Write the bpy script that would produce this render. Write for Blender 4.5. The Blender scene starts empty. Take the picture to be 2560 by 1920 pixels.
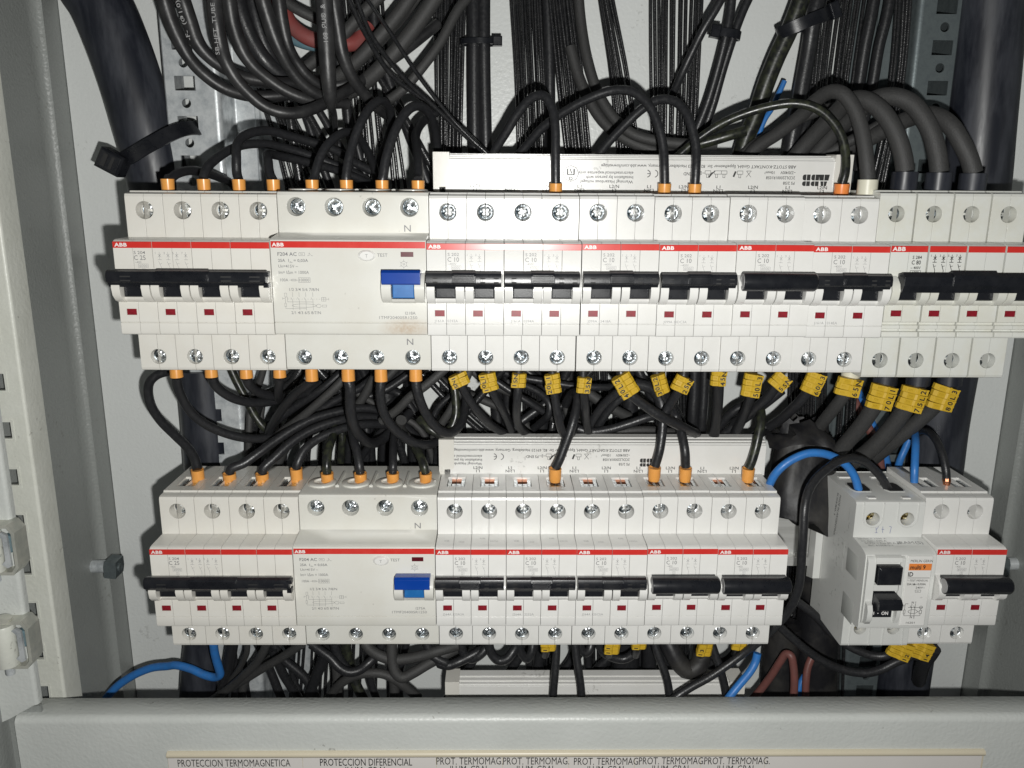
import bpy, bmesh, math, random
from mathutils import Vector, Matrix
scene = bpy.context.scene
col = scene.collection
S = 0.001          # everything below is written in millimetres

# ------------------------------------------------------------------ camera
CP = Vector((174.0727, -385.6537, 1.9448))
F = 2025.68
def _rot(rx, ry, rz):
    return Matrix.Rotation(rz, 3, 'Z') @ Matrix.Rotation(rx, 3, 'X') @ Matrix.Rotation(ry, 3, 'Y')
RM = _rot(-0.2339269, -0.0066292, -0.0140689)
cam_d = bpy.data.cameras.new('camera'); cam = bpy.data.objects.new('camera', cam_d); col.objects.link(cam)
cam_d.sensor_width = 36.0; cam_d.lens = 36.0 * F / 2560.0
cam_d.clip_start = 0.01; cam_d.clip_end = 20.0
cx_, cy_, cz_ = RM @ Vector((1, 0, 0)), RM @ Vector((0, 0, 1)), -(RM @ Vector((0, 1, 0)))
m = Matrix(((cx_.x, cy_.x, cz_.x, CP.x*S), (cx_.y, cy_.y, cz_.y, CP.y*S), (cx_.z, cy_.z, cz_.z, CP.z*S), (0, 0, 0, 1)))
cam.matrix_world = m
scene.camera = cam

# ------------------------------------------------------------------ light: the phone's flash beside the lens
w = bpy.data.worlds.new('World'); scene.world = w; w.use_nodes = True
w.node_tree.nodes['Background'].inputs[0].default_value = (0.93, 0.97, 1.0, 1)
w.node_tree.nodes['Background'].inputs[1].default_value = 0.035
ld = bpy.data.lights.new('flash', 'POINT'); ld.shadow_soft_size = 0.0035; ld.energy = 6.8; ld.color = (1.0, 0.995, 0.965)
lo = bpy.data.objects.new('flash', ld); col.objects.link(lo)
lo.matrix_world = Matrix.Translation(Vector((CP.x+14, CP.y+1, CP.z-25))*S) @ Matrix.Rotation(math.radians(90-11), 4, 'X')
scene.view_settings.view_transform = 'Standard'; scene.view_settings.look = 'None'
scene.view_settings.exposure = 0.0; scene.view_settings.gamma = 1.0
scene.render.engine = 'CYCLES'
scene.cycles.max_bounces = 6; scene.cycles.diffuse_bounces = 3; scene.cycles.glossy_bounces = 3

# ------------------------------------------------------------------ helpers
def at(px, py, Y):
    d = RM @ Vector(((px-1280)/F, 1.0, -(py-960)/F))
    return CP + d*((Y-CP.y)/d.y)
Z = {'G': (380, 0, 3.072), 'H': (850, 0, 2.572), 'I': (1700, 0, 2.572), 'J': (320, 880, 2.765), 'K': (1080, 880, 2.514),
     'L': (1860, 880, 3.16), 'M': (1960, 1140, 2.675), 'N': (380, 1580, 2.989), 'O': (1080, 1580, 2.458), 'P': (1860, 1500, 3.16),
     'A': (240, 440, 3.19), 'B': (660, 440, 3.19), 'Q': (0, 0, 2.592), 'R': (0, 1200, 2.962), 'F': (1060, 1160, 2.304), 'D': (1820, 380, 2.861),
     'T': (0, 0, 1.0), 'U': (2240, 0, 3.456)}
def zp(z, x, y, Y):
    o = Z[z]; return at(o[0]+x/o[2], o[1]+y/o[2], Y)

def node_mat(name, base, rough=0.5, metal=0.0, bump=0.0, bscale=900.0, var=0.0, vscale=60.0, var_col=None, spec=0.5, brough=None, coat=0.0, detail=3.0, aniso=None, specks=0.0, speck_col=(0.12, 0.11, 0.09), speck_scale=420.0):
    mt = bpy.data.materials.new(name); mt.use_nodes = True
    nt = mt.node_tree; b = nt.nodes['Principled BSDF']
    b.inputs['Base Color'].default_value = (*base, 1); b.inputs['Roughness'].default_value = rough
    b.inputs['Metallic'].default_value = metal; b.inputs['Specular IOR Level'].default_value = spec
    b.inputs['Coat Weight'].default_value = coat; b.inputs['Coat Roughness'].default_value = 0.12
    tc = nt.nodes.new('ShaderNodeTexCoord')
    src = tc.outputs['Object']
    if aniso:
        mp = nt.nodes.new('ShaderNodeMapping'); mp.inputs['Scale'].default_value = aniso; nt.links.new(src, mp.inputs[0]); src = mp.outputs[0]
    if var > 0:
        n = nt.nodes.new('ShaderNodeTexNoise'); n.inputs['Scale'].default_value = vscale; n.inputs['Detail'].default_value = 6; n.inputs['Roughness'].default_value = 0.62
        nt.links.new(src, n.inputs['Vector'])
        r = nt.nodes.new('ShaderNodeValToRGB'); r.color_ramp.elements[0].position = 0.42; r.color_ramp.elements[1].position = 0.68
        vc = var_col or tuple(c*0.7 for c in base)
        r.color_ramp.elements[0].color = (*base, 1); r.color_ramp.elements[1].color = (*[a*(1-var)+c*var for a, c in zip(base, vc)], 1)
        nt.links.new(n.outputs[0], r.inputs[0]); nt.links.new(r.outputs[0], b.inputs['Base Color'])
        if brough is not None:
            mr = nt.nodes.new('ShaderNodeMapRange'); mr.inputs[1].default_value = 0.4; mr.inputs[2].default_value = 0.7
            mr.inputs[3].default_value = rough; mr.inputs[4].default_value = brough
            nt.links.new(n.outputs[0], mr.inputs[0]); nt.links.new(mr.outputs[0], b.inputs['Roughness'])
    if specks > 0:
        old = b.inputs['Base Color'].links
        n3 = nt.nodes.new('ShaderNodeTexNoise'); n3.inputs['Scale'].default_value = speck_scale; n3.inputs['Detail'].default_value = 2
        nt.links.new(src, n3.inputs['Vector'])
        n4 = nt.nodes.new('ShaderNodeTexNoise'); n4.inputs['Scale'].default_value = 38; nt.links.new(src, n4.inputs['Vector'])
        m4 = nt.nodes.new('ShaderNodeMath'); m4.operation = 'MULTIPLY'; nt.links.new(n3.outputs[0], m4.inputs[0]); nt.links.new(n4.outputs[0], m4.inputs[1])
        r3 = nt.nodes.new('ShaderNodeMapRange'); r3.inputs[1].default_value = 0.40; r3.inputs[2].default_value = 0.46; r3.inputs[3].default_value = 0; r3.inputs[4].default_value = specks
        nt.links.new(m4.outputs[0], r3.inputs[0])
        mx = nt.nodes.new('ShaderNodeMixRGB'); mx.inputs[2].default_value = (*speck_col, 1); nt.links.new(r3.outputs[0], mx.inputs[0])
        if old: nt.links.new(old[0].from_socket, mx.inputs[1])
        else: mx.inputs[1].default_value = (*base, 1)
        nt.links.new(mx.outputs[0], b.inputs['Base Color'])
    if bump > 0:
        n2 = nt.nodes.new('ShaderNodeTexNoise'); n2.inputs['Scale'].default_value = bscale; n2.inputs['Detail'].default_value = detail
        nt.links.new(src, n2.inputs['Vector'])
        bp = nt.nodes.new('ShaderNodeBump'); bp.inputs['Strength'].default_value = bump; bp.inputs['Distance'].default_value = 0.0004
        nt.links.new(n2.outputs[0], bp.inputs['Height']); nt.links.new(bp.outputs[0], b.inputs['Normal'])
    return mt
def round_edges(mt, r=0.00028):
    nt = mt.node_tree; b = nt.nodes['Principled BSDF']
    bv = nt.nodes.new('ShaderNodeBevel'); bv.samples = 4; bv.inputs['Radius'].default_value = r
    old = b.inputs['Normal'].links
    if old: nt.links.new(bv.outputs[0], old[0].from_node.inputs['Normal'])
    else: nt.links.new(bv.outputs[0], b.inputs['Normal'])
    return mt

MT = {}
MT['ivory'] = round_edges(node_mat('ivory_plastic', (0.72, 0.705, 0.655), 0.22, spec=0.5, specks=0.3, bump=0.10, bscale=2500, var=0.5, vscale=45, var_col=(0.66, 0.63, 0.56)))
MT['white'] = round_edges(node_mat('white_plastic', (0.75, 0.745, 0.72), 0.22, spec=0.5, specks=0.3, bump=0.12, bscale=2300, var=0.5, vscale=55, var_col=(0.67, 0.665, 0.63)))
MT['cream'] = round_edges(node_mat('cream_plastic', (0.68, 0.675, 0.628), 0.22, spec=0.5, specks=0.3, bump=0.10, bscale=2500, var=0.6, vscale=35, var_col=(0.62, 0.60, 0.535)))
MT['aged'] = round_edges(node_mat('aged_plastic', (0.70, 0.71, 0.67), 0.22, spec=0.5, specks=0.3, bump=0.1, bscale=2500, var=0.7, vscale=40, var_col=(0.63, 0.61, 0.5)))
MT['mgbody'] = round_edges(node_mat('light_grey_plastic', (0.66, 0.665, 0.64), 0.22, spec=0.5, specks=0.3, bump=0.08, bscale=2500, var=0.5, vscale=30, var_col=(0.57, 0.58, 0.56)))
MT['pit_shade'] = node_mat('terminal_recess', (0.02, 0.02, 0.02), 0.7)  # near-black colour that paints the shade inside slots and entries
MT['red'] = node_mat('red_band', (0.60, 0.035, 0.028), 0.24, var=0.4, vscale=90, var_col=(0.70, 0.09, 0.07))
MT['redflagd'] = node_mat('dark_red_indicator', (0.10, 0.006, 0.012), 0.3, var=0.6, vscale=900, var_col=(0.06, 0.005, 0.01))
MT['redflag'] = node_mat('red_indicator', (0.25, 0.012, 0.022), 0.35, var=0.7, vscale=900, var_col=(0.14, 0.008, 0.012))
MT['black'] = round_edges(node_mat('black_plastic', (0.010, 0.011, 0.014), 0.26, spec=0.4, bump=0.05, bscale=1800, var=0.5, vscale=160, var_col=(0.022, 0.023, 0.026), brough=0.34))
MT['blue'] = round_edges(node_mat('blue_handle', (0.004, 0.045, 0.29), 0.22, spec=0.35, var=0.4, vscale=80, var_col=(0.014, 0.065, 0.36)))
MT['lblue'] = round_edges(node_mat('light_blue_lever', (0.014, 0.13, 0.38), 0.35, var=0.4, vscale=200, var_col=(0.05, 0.25, 0.6)))
MT['steel'] = node_mat('zinc_screw', (0.92, 0.95, 0.97), 0.28, metal=1.0, bump=0.6, bscale=900, var=1.0, vscale=420, var_col=(0.10, 0.13, 0.15), brough=0.35)  # dark patches in the colour imitate streaky reflections on the metal
MT['dsteel'] = node_mat('dark_screw', (0.20, 0.22, 0.23), 0.3, metal=1.0, bump=0.6, bscale=900, var=1.0, vscale=500, var_col=(0.03, 0.035, 0.04), brough=0.35)  # darker copy of the zinc screw, low light painted into its colour
MT['brass'] = node_mat('brass_screw', (0.62, 0.55, 0.36), 0.22, metal=1.0, bump=0.25, bscale=1500, var=0.5, vscale=500, var_col=(0.4, 0.34, 0.2))
MT['copper'] = node_mat('copper', (0.62, 0.27, 0.15), 0.28, metal=1.0, var=0.5, vscale=300, var_col=(0.35, 0.15, 0.09))
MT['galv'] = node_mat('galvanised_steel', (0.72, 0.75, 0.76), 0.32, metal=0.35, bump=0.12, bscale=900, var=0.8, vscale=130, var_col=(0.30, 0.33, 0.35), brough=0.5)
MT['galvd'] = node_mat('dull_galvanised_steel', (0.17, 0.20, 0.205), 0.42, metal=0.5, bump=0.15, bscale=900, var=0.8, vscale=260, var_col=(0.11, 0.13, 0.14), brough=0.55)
MT['alu'] = node_mat('aluminium_rail', (0.66, 0.66, 0.64), 0.38, metal=0.5, bump=0.2, bscale=400, var=0.5, vscale=300, var_col=(0.42, 0.42, 0.4), aniso=(0.05, 1, 1))
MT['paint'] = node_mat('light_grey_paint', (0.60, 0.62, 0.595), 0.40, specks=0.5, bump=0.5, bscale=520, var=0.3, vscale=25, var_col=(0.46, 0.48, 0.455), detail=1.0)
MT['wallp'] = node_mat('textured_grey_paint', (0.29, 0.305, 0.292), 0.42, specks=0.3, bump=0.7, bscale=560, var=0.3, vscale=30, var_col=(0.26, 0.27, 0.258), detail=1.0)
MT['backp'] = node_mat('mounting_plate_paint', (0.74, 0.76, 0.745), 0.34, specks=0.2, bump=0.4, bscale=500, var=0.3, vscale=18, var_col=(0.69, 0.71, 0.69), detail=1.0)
MT['postp'] = node_mat('cream_grey_paint', (0.68, 0.69, 0.63), 0.38, specks=0.4, bump=0.5, bscale=380, var=0.35, vscale=40, var_col=(0.52, 0.53, 0.46), detail=1.5)
MT['cable'] = node_mat('black_cable_sheath', (0.0165, 0.017, 0.019), 0.33, bump=0.2, bscale=1400, var=0.5, vscale=700, var_col=(0.03, 0.03, 0.031), brough=0.5)
MT['cabled'] = node_mat('dusty_cable_sheath', (0.036, 0.036, 0.036), 0.55, bump=0.5, bscale=1700, var=0.5, vscale=1500, var_col=(0.07, 0.069, 0.066), brough=0.75)
MT['cableg'] = node_mat('speckled_cable_sheath', (0.013, 0.014, 0.014), 0.28, bump=0.12, bscale=700, var=0.7, vscale=330, var_col=(0.05, 0.057, 0.028), brough=0.5)
MT['thin'] = node_mat('thin_wire_sheath', (0.014, 0.0145, 0.016), 0.24, spec=0.7, bump=0.25, bscale=1600, var=0.6, vscale=500, var_col=(0.04, 0.04, 0.04))
MT['shrink'] = node_mat('heat_shrink', (0.016, 0.016, 0.017), 0.42, bump=0.25, bscale=500, var=0.6, vscale=90, var_col=(0.05, 0.05, 0.05))
MT['hose'] = node_mat('scuffed_black_hose', (0.014, 0.016, 0.023), 0.38, bump=0.35, bscale=160, var=1.0, vscale=95, var_col=(0.05, 0.054, 0.066), brough=0.6, aniso=(1, 1, 0.2))
MT['bluec'] = node_mat('blue_cable_sheath', (0.03, 0.18, 0.52), 0.36, bump=0.15, bscale=900, var=0.6, vscale=260, var_col=(0.04, 0.14, 0.38), brough=0.55)
MT['brownc'] = node_mat('brown_cable_sheath', (0.19, 0.075, 0.065), 0.38, bump=0.15, bscale=900, var=0.6, vscale=240, var_col=(0.12, 0.055, 0.05), brough=0.55)
MT['redc'] = node_mat('red_cable_sheath', (0.25, 0.055, 0.05), 0.5, bump=0.2, bscale=600, var=0.8, vscale=90, var_col=(0.22, 0.08, 0.075), brough=0.7)
MT['tealc'] = node_mat('dusty_blue_cable_sheath', (0.10, 0.19, 0.23), 0.5, bump=0.2, bscale=600, var=0.8, vscale=90, var_col=(0.2, 0.24, 0.25))
MT['orange'] = node_mat('orange_sleeve', (0.80, 0.36, 0.085), 0.3, var=0.4, vscale=200, var_col=(0.70, 0.29, 0.06))
MT['orange2'] = node_mat('deep_orange_sleeve', (0.86, 0.27, 0.07), 0.3, var=0.4, vscale=200, var_col=(0.76, 0.22, 0.05))
MT['offwhite'] = node_mat('off_white_sleeve', (0.68, 0.66, 0.54), 0.4, var=0.4, vscale=150, var_col=(0.6, 0.57, 0.43))
MT['greysl'] = node_mat('grey_sleeve', (0.28, 0.29, 0.33), 0.35, var=0.4, vscale=200, var_col=(0.22, 0.23, 0.27))
MT['yellow'] = round_edges(node_mat('yellow_marker', (0.55, 0.36, 0.03), 0.45, spec=0.3, bump=0.1, bscale=1500, var=0.5, vscale=200, var_col=(0.60, 0.38, 0.02)), 0.0002)
MT['ink'] = node_mat('black_print', (0.02, 0.02, 0.02), 0.5)
MT['grey_ink'] = node_mat('grey_print', (0.20, 0.20, 0.205), 0.5)
MT['faint_ink'] = node_mat('faint_print', (0.34, 0.34, 0.34), 0.5)
MT['white_ink'] = node_mat('white_print', (0.82, 0.80, 0.78), 0.5)
MT['pen'] = node_mat('blue_pen_ink', (0.12, 0.14, 0.32), 0.5)
MT['paper'] = node_mat('label_paper', (0.74, 0.71, 0.68), 0.35, var=0.3, vscale=40, var_col=(0.68, 0.65, 0.62))
MT['holder'] = node_mat('cream_label_holder', (0.66, 0.60, 0.46), 0.35, var=0.3, vscale=60, var_col=(0.6, 0.53, 0.4))
MT['orangelab'] = node_mat('orange_print', (0.80, 0.24, 0.05), 0.45)
MT['tape'] = node_mat('black_tape', (0.010, 0.010, 0.012), 0.5, bump=1.0, bscale=150, var=0.7, vscale=50, var_col=(0.05, 0.047, 0.042), brough=0.6)
MT['zincy'] = node_mat('yellowish_zinc', (0.60, 0.60, 0.53), 0.30, metal=0.35, bump=0.2, bscale=500, var=0.7, vscale=100, var_col=(0.33, 0.36, 0.33), brough=0.45)
MT['mgside'] = node_mat('side_window_plastic', (0.42, 0.43, 0.41), 0.5)

def stained():
    # cream plastic with a faint brown heat stain low on its right side
    mt = MT['cream'].copy(); mt.name = 'stained_cream_plastic'; nt = mt.node_tree; b = nt.nodes['Principled BSDF']
    src = b.inputs['Base Color'].links[0].from_socket
    tc = nt.nodes.new('ShaderNodeTexCoord'); mp = nt.nodes.new('ShaderNodeMapping'); mp.vector_type = 'POINT'
    mp.inputs['Location'].default_value = (-0.0605*70, 0.0163*40, 0.0605*170); mp.inputs['Scale'].default_value = (70, 40, 170)
    gr = nt.nodes.new('ShaderNodeTexGradient'); gr.gradient_type = 'SPHERICAL'
    n = nt.nodes.new('ShaderNodeTexNoise'); n.inputs['Scale'].default_value = 900; n.inputs['Detail'].default_value = 5
    mu = nt.nodes.new('ShaderNodeMath'); mu.operation = 'MULTIPLY'
    mx = nt.nodes.new('ShaderNodeMixRGB'); mx.inputs[2].default_value = (0.42, 0.27, 0.14, 1)
    nt.links.new(tc.outputs['Object'], mp.inputs[0]); nt.links.new(mp.outputs[0], gr.inputs[0]); nt.links.new(tc.outputs['Object'], n.inputs['Vector'])
    nt.links.new(gr.outputs[0], mu.inputs[0]); nt.links.new(n.outputs[0], mu.inputs[1]); nt.links.new(mu.outputs[0], mx.inputs[0])
    nt.links.new(src, mx.inputs[1]); nt.links.new(mx.outputs[0], b.inputs['Base Color']); return mt
MT['stained'] = stained()

class MB:
    def __init__(s): s.v = []; s.f = []
    def add(s, vs, fs):
        b = len(s.v); s.v += [tuple(q) for q in vs]; s.f += [tuple(i+b for i in f) for f in fs]; return s
    def box(s, x0, x1, y0, y1, z0, z1):
        return s.add([(x, y, z) for x in (x0, x1) for y in (y0, y1) for z in (z0, z1)],
                     [(0, 1, 3, 2), (4, 6, 7, 5), (0, 4, 5, 1), (2, 3, 7, 6), (0, 2, 6, 4), (1, 5, 7, 3)])
    def prism(s, prof, x0, x1, caps=True):      # prof in (y,z), extruded along x
        n = len(prof); vs = [(x0, y, z) for y, z in prof]+[(x1, y, z) for y, z in prof]
        fs = [(i, (i+1) % n, (i+1) % n+n, i+n) for i in range(n)]
        if caps: fs += [tuple(range(n)), tuple(range(2*n-1, n-1, -1))]
        return s.add(vs, fs)
    def prism_z(s, prof, z0, z1):               # prof in (x,y)
        n = len(prof); vs = [(x, y, z0) for x, y in prof]+[(x, y, z1) for x, y in prof]
        return s.add(vs, [(i, (i+1) % n, (i+1) % n+n, i+n) for i in range(n)]+[tuple(range(n)), tuple(range(2*n-1, n-1, -1))])
    def prism_y(s, prof, y0, y1):               # prof in (x,z)
        n = len(prof); vs = [(x, y0, z) for x, z in prof]+[(x, y1, z) for x, z in prof]
        return s.add(vs, [(i, (i+1) % n, (i+1) % n+n, i+n) for i in range(n)]+[tuple(range(n)), tuple(range(2*n-1, n-1, -1))])
    def lathe(s, c, axis, prof, n=24, cap=True):  # prof: (r, t) along axis from c
        a = Vector(axis).normalized(); u = a.orthogonal().normalized(); w_ = a.cross(u); c = Vector(c)
        vs = []; fs = []
        for r, t in prof:
            for k in range(n):
                th = 2*math.pi*k/n; vs.append(c+a*t+(u*math.cos(th)+w_*math.sin(th))*r)
        for j in range(len(prof)-1):
            for k in range(n):
                fs.append((j*n+k, j*n+(k+1) % n, (j+1)*n+(k+1) % n, (j+1)*n+k))
        if cap:
            fs.append(tuple(range(n))[::-1]); fs.append(tuple((len(prof)-1)*n+k for k in range(n)))
        return s.add(vs, fs)
    def fan(s, x0, x1, z0, z1, y, cx, cz, rf, a0, a1, n, depth=0.0, full=False, plane='y', taper=1.0, rect=None):
        # flat panel x0..x1, z0..z1 with a star-shaped hole rf(angle) round (cx,cz); hole walls go back by depth
        angs = [a0+(a1-a0)*k/n for k in range(n+(0 if full else 1))]
        for X, Zc in ((x0, z0), (x0, z1), (x1, z0), (x1, z1)):
            a = math.atan2(Zc-cz, X-cx)
            while a < a0-1e-9: a += 2*math.pi
            if a < a1-1e-6 and min(abs(a-b) for b in angs) > 1e-5: angs.append(a)
        if rect:
            for sx_ in (-1, 1):
                for sz_ in (-1, 1):
                    a = math.atan2(sz_*rect[1], sx_*rect[0])
                    while a < a0-1e-9: a += 2*math.pi
                    if a < a1-1e-6 and min(abs(a-b) for b in angs) > 1e-5: angs.append(a)
        angs.sort()
        vs = []
        P = (lambda x, yy, z: (x, yy, z)) if plane == 'y' else (lambda x, yy, z: (x, z, yy))
        for a in angs:
            ca, sa = math.cos(a), math.sin(a); ts = []
            if ca > 1e-9: ts.append((x1-cx)/ca)
            if ca < -1e-9: ts.append((x0-cx)/ca)
            if sa > 1e-9: ts.append((z1-cz)/sa)
            if sa < -1e-9: ts.append((z0-cz)/sa)
            t = min(q for q in ts if q > -1e-9); r = rf(a)
            vs += [P(cx+ca*t, y, cz+sa*t), P(cx+ca*r, y, cz+sa*r), P(cx+ca*r*taper, y+depth, cz+sa*r*taper)]
        m_ = len(angs); fs = []
        for k in range(m_ if full else m_-1):
            j = (k+1) % m_
            fs.append((3*k, 3*k+1, 3*j+1, 3*j))
            if depth: fs.append((3*k+1, 3*k+2, 3*j+2, 3*j+1))
        return s.add(vs, fs)
    def build(s, name, mat, parent=None, weld=True, sharp=38, normals=True):
        me = bpy.data.meshes.new(name); me.from_pydata([(x*S, y*S, z*S) for x, y, z in s.v], [], s.f)
        if weld:
            bm = bmesh.new(); bm.from_mesh(me); bmesh.ops.remove_doubles(bm, verts=bm.verts, dist=1e-6)
            if normals: bmesh.ops.recalc_face_normals(bm, faces=bm.faces)
            bm.to_mesh(me); bm.free()
            me.polygons.foreach_set('use_smooth', [True]*len(me.polygons)); me.set_sharp_from_angle(angle=math.radians(sharp))
        me.materials.append(MT[mat] if isinstance(mat, str) else mat)
        o = bpy.data.objects.new(name, me); col.objects.link(o)
        if parent: o.parent = parent
        return o

def tag(o, label=None, cat=None, group=None, kind=None):
    if label: o['label'] = label
    if cat: o['category'] = cat
    if group: o['group'] = group
    if kind: o['kind'] = kind
    return o
def empty(name, loc, label, cat, group=None):
    o = bpy.data.objects.new(name, None); col.objects.link(o); o.location = Vector(loc)*S
    o.empty_display_size = 0.01
    return tag(o, label, cat, group)
def kids(o): return [c for c in bpy.data.objects if c.parent == o]
def dup(o, parent=None):
    c = o.copy(); col.objects.link(c); c.parent = parent
    for ch in kids(o): dup(ch, c)
    return c

# --- text as flat print
_tc = {}
def text_mesh(t, bold=0.0, space=1.0):
    k = (t, bold, space)
    if k not in _tc:
        cu = bpy.data.curves.new('t', 'FONT'); cu.body = t; cu.size = 1.0; cu.offset = bold; cu.resolution_u = 2; cu.space_character = space
        ob = bpy.data.objects.new('t', cu); col.objects.link(ob)
        dg = bpy.context.evaluated_depsgraph_get(); me = bpy.data.meshes.new_from_object(ob.evaluated_get(dg))
        vs = [(v.co.x, v.co.y) for v in me.vertices]; fs = [tuple(p.vertices) for p in me.polygons]
        bpy.data.objects.remove(ob); bpy.data.curves.remove(cu); bpy.data.meshes.remove(me)
        _tc[k] = (vs, fs)
    return _tc[k]
CAP = None
def put_text(mb, t, x, z, y, cap, width=None, bold=0.0, align='L', rot=0.0, frame=None, space=1.0):
    """cap height in mm; (x,z) baseline start; rot in degrees in the x-z plane"""
    global CAP
    if CAP is None:
        v, _ = text_mesh('H'); CAP = max(q[1] for q in v)-min(q[1] for q in v)
    v, f = text_mesh(t, (bold+0.004) if 'M' not in t else 0.0, space)
    if not v: return
    s = cap/CAP; x0 = min(q[0] for q in v); x1 = max(q[0] for q in v)
    sx = s if width is None else width/(x1-x0)
    off = {'L': 0, 'C': (x1-x0)/2, 'R': (x1-x0)}[align]
    c, sn = math.cos(math.radians(rot)), math.sin(math.radians(rot))
    out = []
    for a, b in v:
        a = (a-x0-off)*sx; b = b*s; X = x+a*c-b*sn; Zz = z+a*sn+b*c
        out.append((X, y, Zz) if frame is None else frame(X, Zz))
    mb.add(out, f)
def bar2(mb, x0, z0, x1, z1, y, w_):          # a flat printed line
    dx, dz = x1-x0, z1-z0; l = math.hypot(dx, dz) or 1; nx, nz = -dz/l*w_/2, dx/l*w_/2
    mb.add([(x0+nx, y, z0+nz), (x1+nx, y, z1+nz), (x1-nx, y, z1-nz), (x0-nx, y, z0-nz)], [(0, 1, 2, 3)])
def rect2(mb, x0, z0, x1, z1, y, w_):
    for a in ((x0, z0, x1, z0), (x1, z0, x1, z1), (x1, z1, x0, z1), (x0, z1, x0, z0)): bar2(mb, *a, y, w_)
def ell2(mb, cx, cz, rx, rz, y, w_, n=20):
    for k in range(n):
        a, b = 2*math.pi*k/n, 2*math.pi*(k+1)/n
        bar2(mb, cx+rx*math.cos(a), cz+rz*math.sin(a), cx+rx*math.cos(b), cz+rz*math.sin(b), y, w_)

# --- sweeps
def smooth(pts, k=6):
    pts = [Vector(p) for p in pts]
    if len(pts) < 3: 
        return [pts[0].lerp(pts[-1], i/k) for i in range(k+1)]
    P = [pts[0]*2-pts[1]]+pts+[pts[-1]*2-pts[-2]]; out = []
    for i in range(1, len(P)-2):
        p0, p1, p2, p3 = P[i-1:i+3]
        t0 = 0; t1 = t0+max((p1-p0).length, 1e-3)**0.5; t2 = t1+max((p2-p1).length, 1e-3)**0.5; t3 = t2+max((p3-p2).length, 1e-3)**0.5
        for j in range(k):
            t = t1+(t2-t1)*j/k
            A1 = p0*((t1-t)/(t1-t0))+p1*((t-t0)/(t1-t0)); A2 = p1*((t2-t)/(t2-t1))+p2*((t-t1)/(t2-t1)); A3 = p2*((t3-t)/(t3-t2))+p3*((t-t2)/(t3-t2))
            B1 = A1*((t2-t)/(t2-t0))+A2*((t-t0)/(t2-t0)); B2 = A2*((t3-t)/(t3-t1))+A3*((t-t1)/(t3-t1))
            out.append(B1*((t2-t)/(t2-t1))+B2*((t-t1)/(t2-t1)))
    out.append(pts[-1]); return out
def sweep(mb, pts, prof, up=(0, -1, 0), scl=None):
    """prof: list of (a along normal, b along binormal)"""
    n = len(prof); fr = Vector(up); vs = []
    for i, p in enumerate(pts):
        t = (pts[min(i+1, len(pts)-1)]-pts[max(i-1, 0)]).normalized()
        fr = fr-t*fr.dot(t)
        fr = fr.normalized() if fr.length > 1e-4 else t.orthogonal().normalized()
        bi = t.cross(fr); s_ = scl[i] if scl else 1.0
        for a, b in prof: vs.append(p+fr*a*s_+bi*b*s_)
    fs = [(i*n+k, i*n+(k+1) % n, (i+1)*n+(k+1) % n, (i+1)*n+k) for i in range(len(pts)-1) for k in range(n)]
    fs += [tuple(range(n))[::-1], tuple((len(pts)-1)*n+k for k in range(n))]
    mb.add(vs, fs)
def circ(r, n=12): return [(r*math.cos(2*math.pi*k/n), r*math.sin(2*math.pi*k/n)) for k in range(n)]
def tube(pts, r, name, mat, parent=None, n=12, k=6, scl=None):
    pts = [Vector(q) for q in pts]; scl = list(scl) if scl else None
    # cables that leave through the top of the view really carry on upwards
    for end in (0, -1):
        q = pts[end]; v_ = RM.transposed() @ (q-CP); nb = pts[1 if end == 0 else -2]; d_ = (q-nb).normalized()
        if 960-F*v_.z/v_.y < -22 and d_.z > 0.1:
            e1 = q+(d_+Vector((0, 0.05, 0.6))).normalized()*60; e2 = e1+(d_*0.5+Vector((0, 0.05, 1))).normalized()*80
            e1.y = min(e1.y, 108); e2.y = min(e2.y, 108)
            if end == 0: pts = [e2, e1]+pts; scl = [scl[0]]*2+scl if scl else None
            else: pts += [e1, e2]; scl = scl+[scl[-1]]*2 if scl else None
    mb = MB(); sp = smooth(pts, k)
    if scl: scl = [scl[min(int(i/k), len(scl)-1)]*(1-(i % k)/k)+scl[min(int(i/k)+1, len(scl)-1)]*((i % k)/k) for i in range(len(sp))]
    sweep(mb, sp, circ(r, n), scl=scl)
    return mb.build(name, mat, parent, weld=False if False else True, sharp=60, normals=False)
# ------------------------------------------------------------------ the cabinet
BY = 118.0
def struct(o): o['kind'] = 'structure'; return o
mb = MB().box(-79.5, 500.2, BY, BY+2, -360, 270); struct(mb.build('back_panel', 'backp'))
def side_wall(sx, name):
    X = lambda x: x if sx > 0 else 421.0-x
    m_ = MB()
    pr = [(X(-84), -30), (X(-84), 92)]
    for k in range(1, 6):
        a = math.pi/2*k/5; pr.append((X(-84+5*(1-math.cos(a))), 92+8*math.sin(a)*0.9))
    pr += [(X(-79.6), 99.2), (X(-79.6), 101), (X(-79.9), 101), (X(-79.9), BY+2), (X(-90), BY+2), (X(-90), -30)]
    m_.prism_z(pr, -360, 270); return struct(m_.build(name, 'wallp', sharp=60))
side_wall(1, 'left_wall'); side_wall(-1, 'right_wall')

# lower front cover with its rolled top edge
pr = [(3.6, -279), (3.6, -266.2), (3.1, -265.7), (-10.2, -265.7)]
for k in range(1, 7):
    a = math.pi/2*k/6; pr.append((-10.2-3.8*math.sin(a), -265.7-3.8*(1-math.cos(a))))
pr += [(-14, -350), (-12.8, -350), (-12.8, -279)]
MB().prism(pr, -78, 560).build('front_cover', 'paint', sharp=50)
tag(bpy.data.objects['front_cover'], 'light grey painted cover plate with rounded top edge across the bottom', 'cover plate')

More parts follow.
